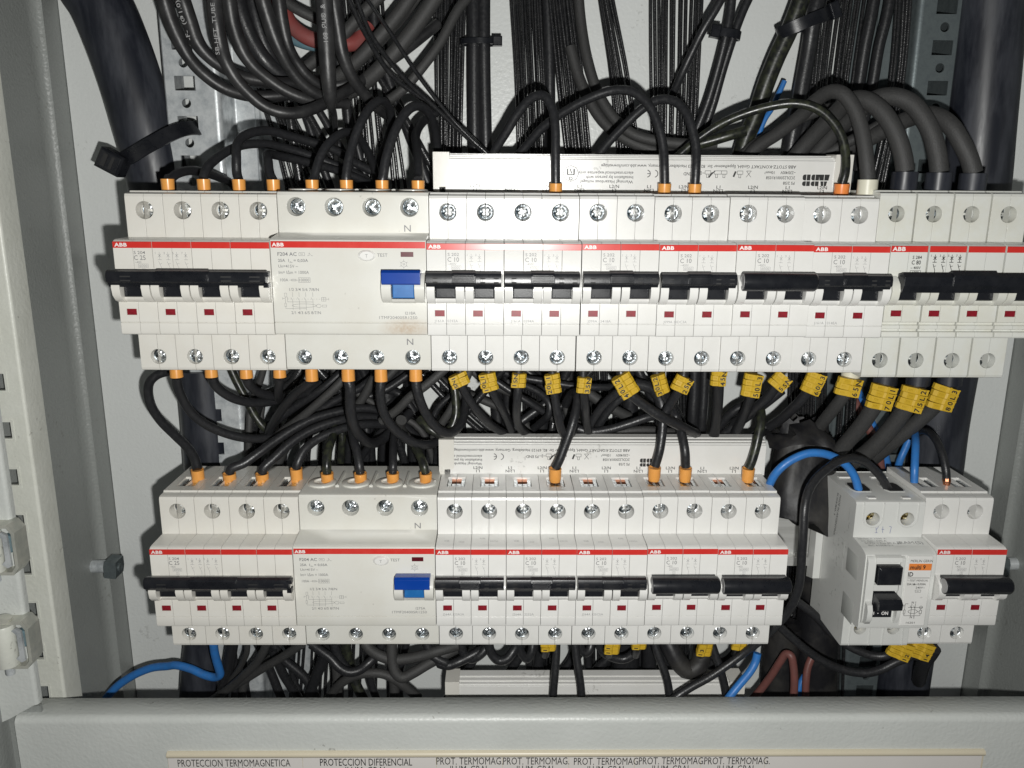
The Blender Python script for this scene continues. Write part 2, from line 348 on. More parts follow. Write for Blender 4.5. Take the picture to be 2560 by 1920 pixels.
# label holder and paper labels
lh = empty('label_holder', (0, -14, -285.4), 'cream plastic strip holding a row of printed paper labels on the lower cover', 'label holder')
pr = [(0, 0), (-1.2, -0.15), (-2.2, -0.9), (-2.4, -2.0), (-1.9, -3.0), (-0.9, -3.3), (-0.9, -20), (0, -20)]
MB().prism(pr, -0.4, 432.0).build('holder_frame', 'holder', lh, sharp=50)
edges = [-0.2, 70.3, 140.6, 175.6, 210.7, 245.6, 280.6, 315.0]
texts = [('PROTECCION TERMOMAGNETICA', 'ILUM. GRAL', 59), ('PROTECCION DIFERENCIAL', 'ILUM. GRAL', 48.5)]+[('PROT. TERMOMAG.', 'ILUM. GRAL', 35)]*5
starts = [4.8, 79.4, 140.7, 175.9, 213.4, 247.9, 282.6]
for i in range(8):
    x0 = edges[i] if i < 7 else edges[7]; x1 = edges[i+1] if i < 7 else 431
    lab = MB().box(x0+0.12, x1-0.12, -1.2, -0.95, -19.5, -3.5+0.1*(i % 2)).build('paper_label', 'paper', lh)
    if i < 7:
        a, b, wd = texts[i]; t = MB()
        dz = (-0.3, 0, 0.5, 0.4, 0.1, 0.3, 0.2)[i]
        put_text(t, a, starts[i], -8.4+dz, -1.26, 4.3, wd)
        put_text(t, b, starts[i]+wd/2, -13.4+dz, -1.26, 4.3, 0.6*34 if i > 1 else 22, align='C')
        t.build('label_text', 'grey_ink' if False else 'ink', lab)

# perforated corner post at the left
def post():
    root = empty('corner_post', (-64.2, 10, -340), 'cream grey painted corner post with a row of punched square holes', 'cabinet post')
    m_ = MB(); b = Vector((-64.2, 10, -340))
    z = -340.0
    rects = []
    zc = -192.3-25*5
    cells = []
    while zc < 230:
        cells.append(zc); zc += 25
    lastz = -340
    for c in cells:
        z0, z1 = c-12.5, c+12.5
        rf = lambda a: min(3.6/max(abs(math.cos(a)), 1e-6), 4.3/max(abs(math.sin(a)), 1e-6))
        m_.fan(-92, -64.2-1.5, z0, z1, 10, -76.6, c, rf, 0, 2*math.pi, 20, 2.0, full=True, rect=(3.6, 4.3))
        # pressed rim round the hole
        for (r0, r1) in ((1.0, 1.18),):
            pass
    pr = [(-65.7, 10)]+[(-65.7+1.5*math.sin(math.pi/2*k/4), 10+1.5*(1-math.cos(math.pi/2*k/4))) for k in range(1, 5)]+[(-64.2, 26), (-65.7, 26), (-65.7, 12)]
    m_.prism_z(pr, -340, 245)
    m_.v = [(x-b.x, y-b.y, z-b.z) for x, y, z in m_.v]
    m_.build('punched_face', 'postp', root, sharp=50)
    for c in cells:
        if -300 < c < 10:
            r = MB(); x, zc = -76.6-b.x, c-b.z
            for (a0, a1, c0, c1) in ((-5, -4.4, -5.6, 5.6), (4.4, 5, -5.6, 5.6), (-4.4, 4.4, -5.6, -5.1), (-4.4, 4.4, 5.1, 5.6)):
                r.box(x+a0, x+a1, -0.25, 0.1, zc+c0, zc+c1)
            r.build('hole_rim', 'postp', root)
    return root
post()
# door frame flange in front of the post
def flange():
    pr = [(-112, -14), (-66.5, -14)]+[(-66.5+2*math.sin(math.pi/2*k/4), -14+2*(1-math.cos(math.pi/2*k/4))) for k in range(1, 5)]+[(-64.5, -9.5), (-66, -9.5), (-66, -11.0), (-112, -11.0)]
    m_ = MB().prism_z(pr, -258, 245)
    # mitred lower corner sloping down to the left
    m_.add([(-64.5, -12, -258), (-64.5, -9.5, -258), (-112, -12, -281), (-112, -9.5, -281), (-112, -14, -258), (-66.5, -14, -258), (-80, -14, -266), (-112, -14, -281)],
           [(0, 1, 3, 2), (4, 5, 6, 7), (5, 0, 2, 7), (0, 5, 6)])
    return tag(m_.build('door_frame', 'paint', sharp=50), 'grey painted door frame flange at the far left edge with mitred lower corner', 'door frame')
flange()
tag(MB().prism_z([(-110, -9), (-66.5, -9), (-66.5, -7), (-110, -7)], -350, -262).build('frame_return', 'wallp'), 'dark sheet put in for the shaded recess below the door frame corner at lower left', 'shade sheet')  # dark sheet added to draw the shade of the recess

def latch(z, lab, cut):
    r = empty('hinge_bracket', (-69.5, -13, z), lab, 'hinge', 'zinc hinge brackets on the left frame')
    # U-shaped bracket: top, bottom and right plates
    c = MB()
    th = 1.6; x0, x1 = -13, 10.0; y0, y1 = -8, 2; h = 13.0
    pro = [(y0+4, h), (y1, h), (y1, h-th), (y0+4, h-th)]
    c.prism_y([(x0, h), (x1-3, h), (x1, h-4), (x1, -h+4), (x1-3, -h), (x0, -h), (x0, -h+th), (x1-3.6, -h+th), (x1-th, -h+4.6), (x1-th, h-4.6), (x1-3.6, h-th), (x0, h-th)], y0, y1)
    c.build('bracket', 'zincy', r, sharp=30)
    MB().lathe((-3, -6, -h-4), (0, 0, 1), [(2.2, 0), (2.2, 4.2)], 12).build('pin_end', 'galv', r)
    MB().lathe((-3, -6.5, -h+1.7), (0, 0, 1), [(5.2, 0), (5.4, 0.4), (5.4, 2*h-4.2), (5.2, 2*h-3.8)], 20).build('knuckle', 'postp', r)
    MB().lathe((-3, -6, h-0.4), (0, 0, 1), [(4.2, 0), (4.4, 1.2), (3.4, 2.0), (1.5, 2.4)], 18).build('pin_head', 'zincy', r)
    MB().lathe((4.4, 0, 2), (0, -1, 0), [(4.6, 0), (4.6, 5), (4.0, 5.6)], 18).build('roller', 'tealc', r)
    MB().prism_y([(2.5, -7), (5, -9), (7, -8), (6.6, 8), (4, 9.5), (2, 8.4), (4.4, 6), (4.4, -5)], -8.6, -7.2).build('spring_clip', 'galv', r)
    if cut:
        MB().prism_y([(-14, -22), (-9.5, -22), (-8, -20), (-8, -4), (-9.5, -2), (-14, -2)], -19, -16.6).build('end_plate', 'galvd', r, sharp=30)
        MB().lathe((-12.5, -19, -12), (0, -1, 0), [(2.3, 0), (2.1, 1.0), (1.2, 1.4)], 14).build('rivet', 'galv', r)
latch(-168.5, 'upper zinc hinge bracket with blue roller at the left edge', False)
latch(-219.5, 'lower zinc hinge bracket with round pin head at the left edge', True)

# side bolts
def bolt(name, x, z, sgn, lab):
    r = empty(name, (x, 90, z), lab, 'bolt')
    MB().lathe((0, 0, 0), (sgn, 0, 0), [(4.2, 0), (4.4, 0.6), (4.0, 0.7), (4.0, 15)], 20).build('spacer', 'galv', r)
    MB().prism_y([(sgn*14, -5.2), (sgn*21, -5.8), (sgn*22, -1), (sgn*22, 5), (sgn*15, 5.8), (sgn*14, 2)], -6, 5).build('nut', 'galvd', r, sharp=20)
    MB().lathe((sgn*20, -1.5, 0), (sgn, 0, 0), [(2.8, 0), (2.8, 2.4), (2.2, 3.0), (1.2, 2.4)], 16).build('stud', 'galvd', r)
bolt('side_bolt', -88.5, -231, 1, 'zinc spacer bolt with dark nut through the left cabinet wall')
bolt('side_bolt', 512, -229, -1, 'zinc spacer bolt on the right cabinet wall beside the lone breaker')

# galvanised uprights with round and square holes
def upright(flip, lab, mat):
    XA = at(395, 0, 85).x; XB = at(532, 0, 85).x
    if flip: XA, XB = at(2406, 0, 85).x, at(2299, 0, 85).x
    sg = -1 if flip else 1
    r = empty('perforated_upright', (XA, 85, -340), lab, 'mounting upright')
    wd = abs(XB-XA); o = Vector((XA, 85, -340)); m_ = MB()
    lx = lambda x: sg*x
    pitch = 20.9
    zs = (at(468, 208, 85).z if not flip else at(1700+1687/2.572, 307/2.572, 85).z)+340
    hx = abs(at(462, 208, 85).x-XA) if not flip else abs(at(2356, 119, 85).x-XA)
    sqw, sqh, cr = 5.6, 3.8, 2.5
    z = zs-pitch*30
    while z < zs+pitch*16:
        if -10 < z < 590:
            for kind, zc in (('s', z), ('c', z+pitch/2)):
                rf = (lambda a: min(sqw/max(abs(math.cos(a)), 1e-6), sqh/max(abs(math.sin(a)), 1e-6))) if kind == 's' else (lambda a: cr)
                x0, x1 = sorted((lx(0), lx(wd-3)))
                m_.fan(x0, x1, zc-pitch/4, zc+pitch/4, 0, lx(hx), zc, rf, 0, 2*math.pi, 16, 1.6, full=True, rect=(sqw, sqh) if kind == 's' else None)
        z += pitch
    # folded side and rear wing
    out = [(wd-3, 0)]
    for k in range(1, 7):
        a = math.pi/2*k/6; out.append((wd-3+3*math.sin(a), 3*(1-math.cos(a))))
    out.append((wd, 20))
    for k in range(1, 5):
        a = math.pi/2*k/4; out.append((wd+2*(1-math.cos(a)), 20+2*math.sin(a)))
    out += [(wd+12, 22), (wd+13, 20.5), (wd+15, 20.5), (wd+16, 22), (wd+27, 22)]
    inn = [(x-1.2 if y < 19 else x, y+1.5) for x, y in out]
    prf = [(lx(x), y) for x, y in out]+[(lx(x), y) for x, y in reversed(inn)]
    m_.prism_z(prf, 0, 590)
    m_.prism_z([(lx(0), 0), (lx(-0.9), 0.9), (lx(-0.9), 26), (lx(0.6), 26), (lx(0.6), 1.6), (lx(0.6), 0.2)], 0, 590)
    m_.build('profile', mat, r, sharp=45)
    for zz in ((283, 130, 396) if not flip else (300,)):
        MB().lathe((lx(wd+21.5), 22, zz), (0, -1, 0), [(2.6, 0), (2.4, 0.5), (1.4, 0.8)], 16).build('rivet', mat, r)
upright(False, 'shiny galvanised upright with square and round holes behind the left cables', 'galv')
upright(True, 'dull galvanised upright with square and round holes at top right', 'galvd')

# DIN rails
def rail(z, lab):
    pr = [(46, 17.5), (46, 12.3), (52.3, 12.3), (52.3, -12.3), (46, -12.3), (46, -17.5), (47, -17.5), (47, -13.3), (53.3, -13.3), (53.3, 13.3), (47, 13.3), (47, 17.5)]
    b = MB().prism([(y, q) for y, q in pr], 0, 436 if z > -100 else 419)
    o = b.build('din_rail', 'alu', sharp=20); o.location = Vector((-12 if z > -100 else 5, 0, z))*S
    tag(o, lab, 'mounting rail')
rail(-42, 'metal mounting rail behind the upper row of breakers')
rail(-149.2-42.3, 'ribbed aluminium mounting rail behind the lower row of breakers')

# ------------------------------------------------------------------ breakers
def make_screw(R=3.7, mat='steel'):
    m_ = MB(); n = 32; vs = []; fs = []
    def cr(a):
        p = (a+math.pi/4) % (math.pi/2)-math.pi/4
        return min(2.1/math.cos(p), 0.6/max(abs(math.sin(p)), 1e-6))
    ring = [(R, 3.6), (R, 3.2), (R*0.92, 3.0), (R, 2.8), (R, 2.4), (R*0.92, 2.2), (R, 2.0), (R*0.985, 1.65), (R*0.93, 1.3), (R*0.86, 1.0), (R*0.84, 1.06), (R*0.77, 0.7), (R*0.75, 0.76), (R*0.66, 0.4)]
    for r, y in ring:
        for k in range(n): a = 2*math.pi*k/n; vs.append((r*math.cos(a), y, r*math.sin(a)))
    for yy in (0.1, 1.9):
        for k in range(n): a = 2*math.pi*k/n; r = cr(a)*(1 if yy < 1 else 0.75); vs.append((r*math.cos(a), yy, r*math.sin(a)))
    L = len(ring)+2
    for j in range(L-1):
        for k in range(n): fs.append((j*n+k, j*n+(k+1) % n, (j+1)*n+(k+1) % n, (j+1)*n+k))
    c = len(vs); vs.append((0, 2.1, 0))
    for k in range(n): fs.append(((L-1)*n+k, (L-1)*n+(k+1) % n, c))
    m_.add(vs, fs); o = m_.build('screw', mat, sharp=28); me = o.data; bpy.data.objects.remove(o); return me
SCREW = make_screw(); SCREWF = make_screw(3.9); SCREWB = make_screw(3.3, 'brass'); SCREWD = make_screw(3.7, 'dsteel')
def inst(name, me, parent, loc, roty=None):
    o = bpy.data.objects.new(name, me); col.objects.link(o); o.parent = parent; o.location = Vector(loc)*S
    if roty is not None: o.rotation_euler = (0, roty, 0)
    return o
rnd = random.Random(5)

TOPP = [(44, 1.0), (6.4, 1.0), (5.8, 0.1), (1.8, 0.0), (0.5, -0.4), (0.0, -1.6)]
MIDP = [(0, -20.1), (-12.9, -20.25), (-14.7, -20.55), (-15.9, -21.3), (-16.3, -22.2), (-16.3, -57.45), (-15.8, -57.6), (-15.8, -57.8), (-16.3, -57.95), (-16.3, -62.2), (-15.8, -63.1), (-14.8, -63.5), (0, -63.6)]
MIDS = [(0, -20.1), (-12.9, -20.25), (-14.7, -20.55), (-15.9, -21.3), (-16.3, -22.2), (-16.3, -56.0), (-14.6, -56.4), (-14.4, -57.4), (-15.5, -57.8), (-15.5, -59.4), (-14.3, -59.8), (-14.3, -60.4), (-16.0, -60.8), (-16.3, -62.8), (-15.8, -63.5), (0, -63.6)]
def housing(name, cells, mat, parent, ht, hb, mid=MIDP, zbot=-83.9, dz=0.0, slots=True, top=TOPP):
    """cells: list of (x0,x1, hole_centre_x, half or None); ht,hb=(z,r,depth)"""
    m_ = MB(); top = [(y, z+dz) for y, z in top]
    low = [(0, zbot+1.6), (0.5, zbot+0.4), (1.6, zbot), (44, zbot)]
    zt1, zt0 = top[-1][1], mid[0][1]; zb1, zb0 = mid[-1][1], low[0][1]
    full = top+mid+low
    for (x0, x1, cx, half) in cells:
        a0, a1 = {None: (0, 2*math.pi), 'L': (math.pi/2, 3*math.pi/2), 'R': (-math.pi/2, math.pi/2)}[half]
        cc = cx if half is None else (x1 if half == 'L' else x0)
        for seq in (top, mid, low):
            pts = seq[1:] if seq is top and slots else seq
            for (y0, z0), (y1, z1) in zip(pts[:-1], pts[1:]):
                m_.add([(x0, y0, z0), (x1, y0, z0), (x1, y1, z1), (x0, y1, z1)], [(0, 1, 2, 3)])
        n = 24 if half is None else 14
        m_.fan(x0, x1, zt0, zt1, 0, cc, ht[0], lambda a: ht[1], a0, a1, n, ht[2]+0.3, full=half is None, taper=0.84)
        m_.fan(x0, x1, zb0, zb1, 0, cc, hb[0], lambda a: hb[1], a0, a1, n, hb[2]+0.3, full=half is None, taper=0.9)
        if slots:
            rf = (lambda a: min(4.6/max(abs(math.cos(a)), 1e-6), 7.0/max(abs(math.sin(a)), 1e-6)))
            m_.fan(x0, x1, 6.4, 44, 1.0+dz, cc, 19.5, rf, a0, a1, n, -7, full=half is None, plane='z', rect=(4.6, 7.0))
            m_.add([(x0, 12, -5.9+dz), (x1, 12, -5.9+dz), (x1, 27, -5.9+dz), (x0, 27, -5.9+dz)], [(0, 1, 2, 3)])
        for h in (ht, hb):
            m_.add([(x0, h[2]+1.9, h[0]-h[1]-.2), (x1, h[2]+1.9, h[0]-h[1]-.2), (x1, h[2]+1.9, h[0]+h[1]+.2), (x0, h[2]+1.9, h[0]+h[1]+.2)], [(0, 1, 2, 3)])
    # outer and seam side walls
    for (x0, x1, cx, half) in cells:
        for X in (x0, x1):
            if half is None and ((X == x0 and cells[0][0] != x0) or (X == x1 and cells[-1][1] != x1)): continue
            m_.add([(X, y, z) for y, z in full], [tuple(range(len(full)))])
    m_.add([(cells[0][0], 44, zbot), (cells[-1][1], 44, zbot), (cells[-1][1], 44, 1+dz), (cells[0][0], 44, 1+dz)], [(0, 1, 2, 3)])
    return m_.build(name, mat, parent, sharp=35)

CHK = [(-15.5, -34.5), (-19.0, -35.5), (-21.6, -38), (-22.6, -41), (-21.8, -44.6), (-19.4, -47.2), (-16.2, -48.4), (-15.5, -48.4)]
def rbox(mb, x0, x1, y0, y1, z0, z1, c=0.4):
    """box with chamfered front edges (front = y0)"""
    mb.add([(x0+c, y0, z0+c), (x1-c, y0, z0+c), (x1-c, y0, z1-c), (x0+c, y0, z1-c), (x0, y0+c, z0), (x1, y0+c, z0), (x1, y0+c, z1), (x0, y0+c, z1),
            (x0, y1, z0), (x1, y1, z0), (x1, y1, z1), (x0, y1, z1)],
           [(0, 1, 2, 3), (0, 4, 5, 1), (1, 5, 6, 2), (2, 6, 7, 3), (3, 7, 4, 0), (4, 8, 9, 5), (5, 9, 10, 6), (6, 10, 11, 7), (7, 11, 8, 4), (8, 11, 10, 9)])
    return mb
def make_pole(parent, x, mat, w_=17.5, s284=False):
    xm = w_/2
    g = 0.09 if not s284 else 0.42
    cells = [(g, xm-0.07, xm, 'L'), (xm+0.07, w_-g, xm, 'R')]
    if s284: p = housing('pole', cells, mat, parent, (-7.4, 3.8, 4.0), (-77.6, 3.8, 3.8), mid=MIDS, zbot=-86.4, dz=2.4)
    else: p = housing('pole', cells, mat, parent, (-7.8, 4.05, 4.6), (-76.9, 3.7, 2.2))
    p.location = Vector((x, 0, 0))*S
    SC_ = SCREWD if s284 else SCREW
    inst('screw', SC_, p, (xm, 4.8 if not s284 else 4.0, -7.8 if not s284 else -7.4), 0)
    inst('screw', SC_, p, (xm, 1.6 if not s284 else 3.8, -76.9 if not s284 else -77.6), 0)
    MB().prism([(-16.24, -21.15), (-16.42, -21.3), (-16.42, -23.9), (-16.3, -24.0)], g+0.02, w_-g-0.02).build('red_band', 'red', p)
    gd = MB(); gd.prism(CHK, 0.25, 3.9).prism(CHK, w_-4.1, w_-0.3)
    gd.prism([(-16, -45.4), (-18.2, -45.8), (-18.2, -46.6), (-16.2, -48.3), (-15.8, -48.3)], 3.9, w_-4.1)
    gd.build('lever_guard', mat, p, sharp=50)
    rbox(MB(), 4.1, w_-4.3, -18.8, -16.0, -45.5, -36.5, 0.4).build('lever', 'black', p)
    iz = -54.2 if not s284 else -53.4
    ind = MB(); rbox(ind, 3.5, 7.9 if not s284 else 8.4, -16.42, -16.1, iz, iz+2.8, 0.05)
    ind.build('indicator', 'redflag', p)
    fr = MB(); x1_ = 7.9 if not s284 else 8.4
    for a in ((3.3, x1_+.15, iz-0.22, iz), (3.3, 3.5, iz, iz+2.8)): fr.box(a[0], a[1], -16.44, -16.2, a[2], a[3])
    fr.build('indicator_rim', mat, p)
    dzz = 2.4 if s284 else 0
    c = MB().box(xm-4.3, xm+4.3, 13.6, 14.6, -4, 0.4+dzz).box(xm-4.3, xm-2.6, 14, 25, -4, 0.2+dzz).box(xm+2.6, xm+4.3, 14, 25, -4, 0.2+dzz)
    c.box(xm-2.3, xm+2.3, 15, 20, -4, -0.4+dzz)
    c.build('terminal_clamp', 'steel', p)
    return p
def bar_a(parent, x0, x1, sec=(0.35, 0.66), name='handle_bar', fat=0.0):
    pr = [(-18.5, -34.2), (-22.0, -33.2), (-23.8, -33.8), (-24.5, -35.4), (-24.5, -38.0), (-24.0, -38.5), (-23.2, -38.7), (-21.6, -40.9), (-18.5, -41.0)]
    m_ = MB().prism(pr, x0, x1)
    L = x1-x0; a, b = x0+L*sec[0], x0+L*sec[1]
    pr2 = [(-21, -33.6), (-22.4, -32.8), (-24.4, -33.5), (-25.2, -34.9), (-25.2, -37.8), (-24.5, -38.5), (-21.5, -38.5)]
    m_.prism(pr2, a, b)
    o = m_.build(name, 'black', parent, sharp=25)
    rb = MB()
    for k in range(6):
        z = -34.5-k*0.62; rb.box(a+0.6, b-0.6, -25.42, -25.1, z-0.16, z+0.16)
    rb.build('grip_ribs', 'black', o)
    sl = MB()
    for q in (0.09, 0.72, 0.9):
        xx = x0+L*q
        sl.box(xx, xx+L*0.065, -24.54, -24.3, -36.2, -35.6).box(xx, xx+L*0.065, -24.54, -24.3, -38.0, -37.4)
    sl.build('slots', 'pit_shade', o)  # thin dark patches draw the shade inside the bar's slots
    return o
def bar_b(parent, x0, x1, name='handle_bar'):
    m_ = MB(); m_.lathe((x0, -23.4, -37.1), (1, 0, 0), [(3.3, 0.5), (3.7, 0), (4.15, 0.25), (4.2, 0.8), (4.2, x1-x0-1.4), (3.6, x1-x0-0.4), (2.6, x1-x0)], 28)
    o = m_.build(name, 'black', parent, sharp=40)
    MB().lathe((x0-0.12, -23.4, -37.1), (1, 0, 0), [(2.4, 0.3), (2.6, 0), (3.5, 0), (3.6, 0.4)], 24).build('end_rim', 'faint_ink', o)
    rbox(MB(), x0+0.8, x1-1.2, -22, -18, -40.3, -34, 0.3).build('bar_foot', 'black', o)
    return o
def symbols(t, xs, y, z0=-25.7, dark=0.16, nums=('1', '3', '5', '7')):
    for i, x in enumerate(xs):
        zc = z0-1.6
        bar2(t, x, z0, x, z0-3.4, y, dark); bar2(t, x-0.95, z0-3.45, x+0.95, z0-3.45, y, dark)
        for a in (45, -45):
            c, s_ = math.cos(math.radians(a)), math.sin(math.radians(a))
            bar2(t, x-c*1.0, zc-s_*1.0, x+c*1.0, zc+s_*1.0, y, dark)
        bar2(t, x-0.6, z0-4.2, x+0.55, z0-7.2, y, dark); bar2(t, x+0.55, z0-7.2, x+0.55, z0-9.0, y, dark)
        bar2(t, x-0.3, z0-5.4, x+0.9, z0-5.1, y, dark*0.8)
        put_text(t, nums[i], x-1.9, z0-1.0, y, 1.0)
def logo(mb, x, z, y, cap=1.5, wd=5.6):
    put_text(mb, 'ABB', x, z, y, cap, wd, bold=0.03, space=1.08)
YF = -16.46
def print_mcb(parent, l1, l2, v, xs, s0=9.6, serial=None, ink='grey_ink'):
    w_ = MB(); logo(w_, 0.9, -23.35, YF-0.02); w_.build('maker_mark', 'white_ink', parent, weld=False)
    t = MB()
    put_text(t, l1, s0, -26.7, YF, 1.35, 5.1); put_text(t, l2, s0-0.1, -29.3, YF, 2.0, 5.2); 
    t.build('rating_text', ink, parent, weld=False)
    t = MB()
    put_text(t, v, s0+0.2, -30.8, YF, 0.95); rect2(t, s0+1.6, -32.7, s0+6.0, -31.1, YF, 0.14); put_text(t, '6000', s0+2.0, -32.45, YF, 1.05, 3.6)
    rect2(t, s0+3.2, -34.6, s0+4.6, -33.2, YF, 0.12); put_text(t, '3', s0+3.6, -34.4, YF, 1.0)
    symbols(t, xs, YF)
    if serial: put_text(t, serial, 3.2, -56.9, YF, 1.15, 10.8)
    t.build('wiring_print', 'faint_ink' if ink == 'grey_ink' else ink, parent, weld=False)
def shelf_print(parent, items):
    t = MB()
    for s_, x, d, cap in items: put_text(t, s_, x, 0, 0, cap, frame=lambda X, Zz, d=d: (X, -(-Zz)*1.0-0 if False else d+Zz, -20.0))
    t.build('approval_marks', 'faint_ink', parent, weld=False)

# two-pole breakers
def mcb2(lab, X, Zr, Yr, bar, serial, l2='C 10', group='two-pole breakers', v='~400V', mat='white', shelf=False):
    r = empty('two_pole_breaker', (X, Yr, Zr), lab, 'circuit breaker', group)
    for k in range(2): make_pole(r, 17.5*k, mat)
    if bar == 'a': bar_a(r, 0.3, 33.9)
    else: bar_b(r, 1.3, 34.8)
    print_mcb(r, 'S 202', l2, v, (20.2, 23.9), serial=serial)
    if shelf:
        t = MB()
        for s_, x, y_, c in (('UL', 22, -6, 1.6), ('CB', 4, -9, 1.4), ('KEMA', 27, -9, 1.1), ('VDE', 11, -10, 1.1)):
            put_text(t, s_, x, 0, 0, c, frame=lambda X_, Zz, y_=y_: (X_, y_+Zz*0.9, -20.1+(y_+Zz*0.9)*0.0117+0.05))
        t.build('approval_marks', 'faint_ink', r, weld=False)
    rr = random.Random(X); r.rotation_euler = (math.radians(rr.uniform(-.25, .25)), math.radians(rr.uniform(-.12, .12)), math.radians(rr.uniform(-.25, .25)))
    return r
R1 = 140.35; gp = 'two-pole breakers of the upper row'
u = [('a', 'J161A 10393A', 'upper-row two-pole breaker printed J161A 10393A, just right of the blue-handled device'),
     ('a', 'J161A 10394A', 'upper-row two-pole breaker printed J161A 10394A, washed out by the flash'),
     ('a', 'J099A 15418A', 'upper-row two-pole breaker printed J099A 15418A'),
     ('a', 'J099A 10DC3A', 'upper-row two-pole breaker printed J099A 10DC3A'),
     ('b', None, 'upper-row two-pole breaker with a smooth round black handle bar'),
     ('a', 'J161A 1014EA', 'upper-row two-pole breaker printed J161A 1014EA, under the white sleeved cable')]
jz = [0, 0.05, 0.1, -0.1, 0.15, -0.2]
for i, (b, s_, lab) in enumerate(u): mcb2(lab, R1+35*i+(0, 0, 0.1, 0.25, 0.4, 0.35)[i], jz[i], (0, 0.1, -0.1, 0.2, -0.2, 0.1)[i], b, s_, group=gp)
R2 = Vector((1.63, 0.77, -149.165)); gp2 = 'two-pole breakers of the lower row'
l = [('a', 'J264A 123A3A', 'lower-row two-pole breaker printed J264A 123A3A, next to the blue-handled device'),
     ('a', 'J264A 12232A', 'lower-row two-pole breaker printed J264A 12232A'),
     ('a', 'J264A 125C5A', 'lower-row two-pole breaker printed J264A 125C5A, green glint below its red flag'),
     ('b', None, 'lower-row two-pole breaker, the left of the two with round black handle bars'),
     ('b', None, 'lower-row two-pole breaker at the right end of the block, round black handle bar')]
for i, (b, s_, lab) in enumerate(l): mcb2(lab, R1+R2.x+35*i, R2.z+(0, 0, 0, 0.3, 0.15)[i], R2.y, b, s_, group=gp2, shelf=i < 3, v='~400V' if i < 3 else '~400')
mcb2('two-pole breaker standing apart at lower right beside the multi 9 switch', 391.6, R2.z+0.2, R2.y, 'b', None, group=gp2, v='~400')

# four-pole C25 breakers
def mcb4(lab, X, Zr, Yr):
    r = empty('four_pole_breaker', (X, Yr, Zr), lab, 'circuit breaker', 'four-pole C25 breakers')
    for k in range(4): make_pole(r, 17.5*k, 'ivory')
    o = bar_a(r, -0.8, 69.6, (0.315, 0.64))
    rbox(MB(), 68.4, 71.0, -24.3, -21, -35.8, -33.8, 0.2).build('bar_tip', 'black', o)
    rbox(MB(), 68.4, 70.6, -24.0, -20, -40.7, -38.8, 0.2).build('bar_tip', 'black', o)
    print_mcb(r, 'S 204', 'C 25', '~400', (20.6, 24.4, 28.3, 32.3), s0=9.2)
    return r
mcb4('upper four-pole C25 breaker with a long ribbed black handle bar', 0, 0, 0)
low4 = mcb4('lower four-pole C25 breaker with dusty top and long black handle bar', R2.x, R2.z, R2.y)
rd = random.Random(8); t = MB()
for k in range(420):
    top_ = rd.random() < 0.45
    x = min(69.5, max(0.5, rd.gauss(34, 15))); y = rd.uniform(8, 42) if top_ else -rd.random()**1.6*12
    z = 1.06 if top_ else -20.0; s_ = rd.uniform(0.08, 0.26); a = rd.uniform(0, 3.14)
    if top_ and abs((x % 17.5)-8.75) < 5 and 11 < y < 28: continue
    c, n = math.cos(a)*s_, math.sin(a)*s_; t.add([(x-c, y-n, z), (x+n*.5, y-c*.5, z+.1), (x+c, y+n, z+.04), (x-n*.4, y+c*.4, z+.12)], [(0, 1, 2, 3)])
o = t.build('dust_flakes', 'white_ink', low4, weld=False); o['kind'] = 'stuff'

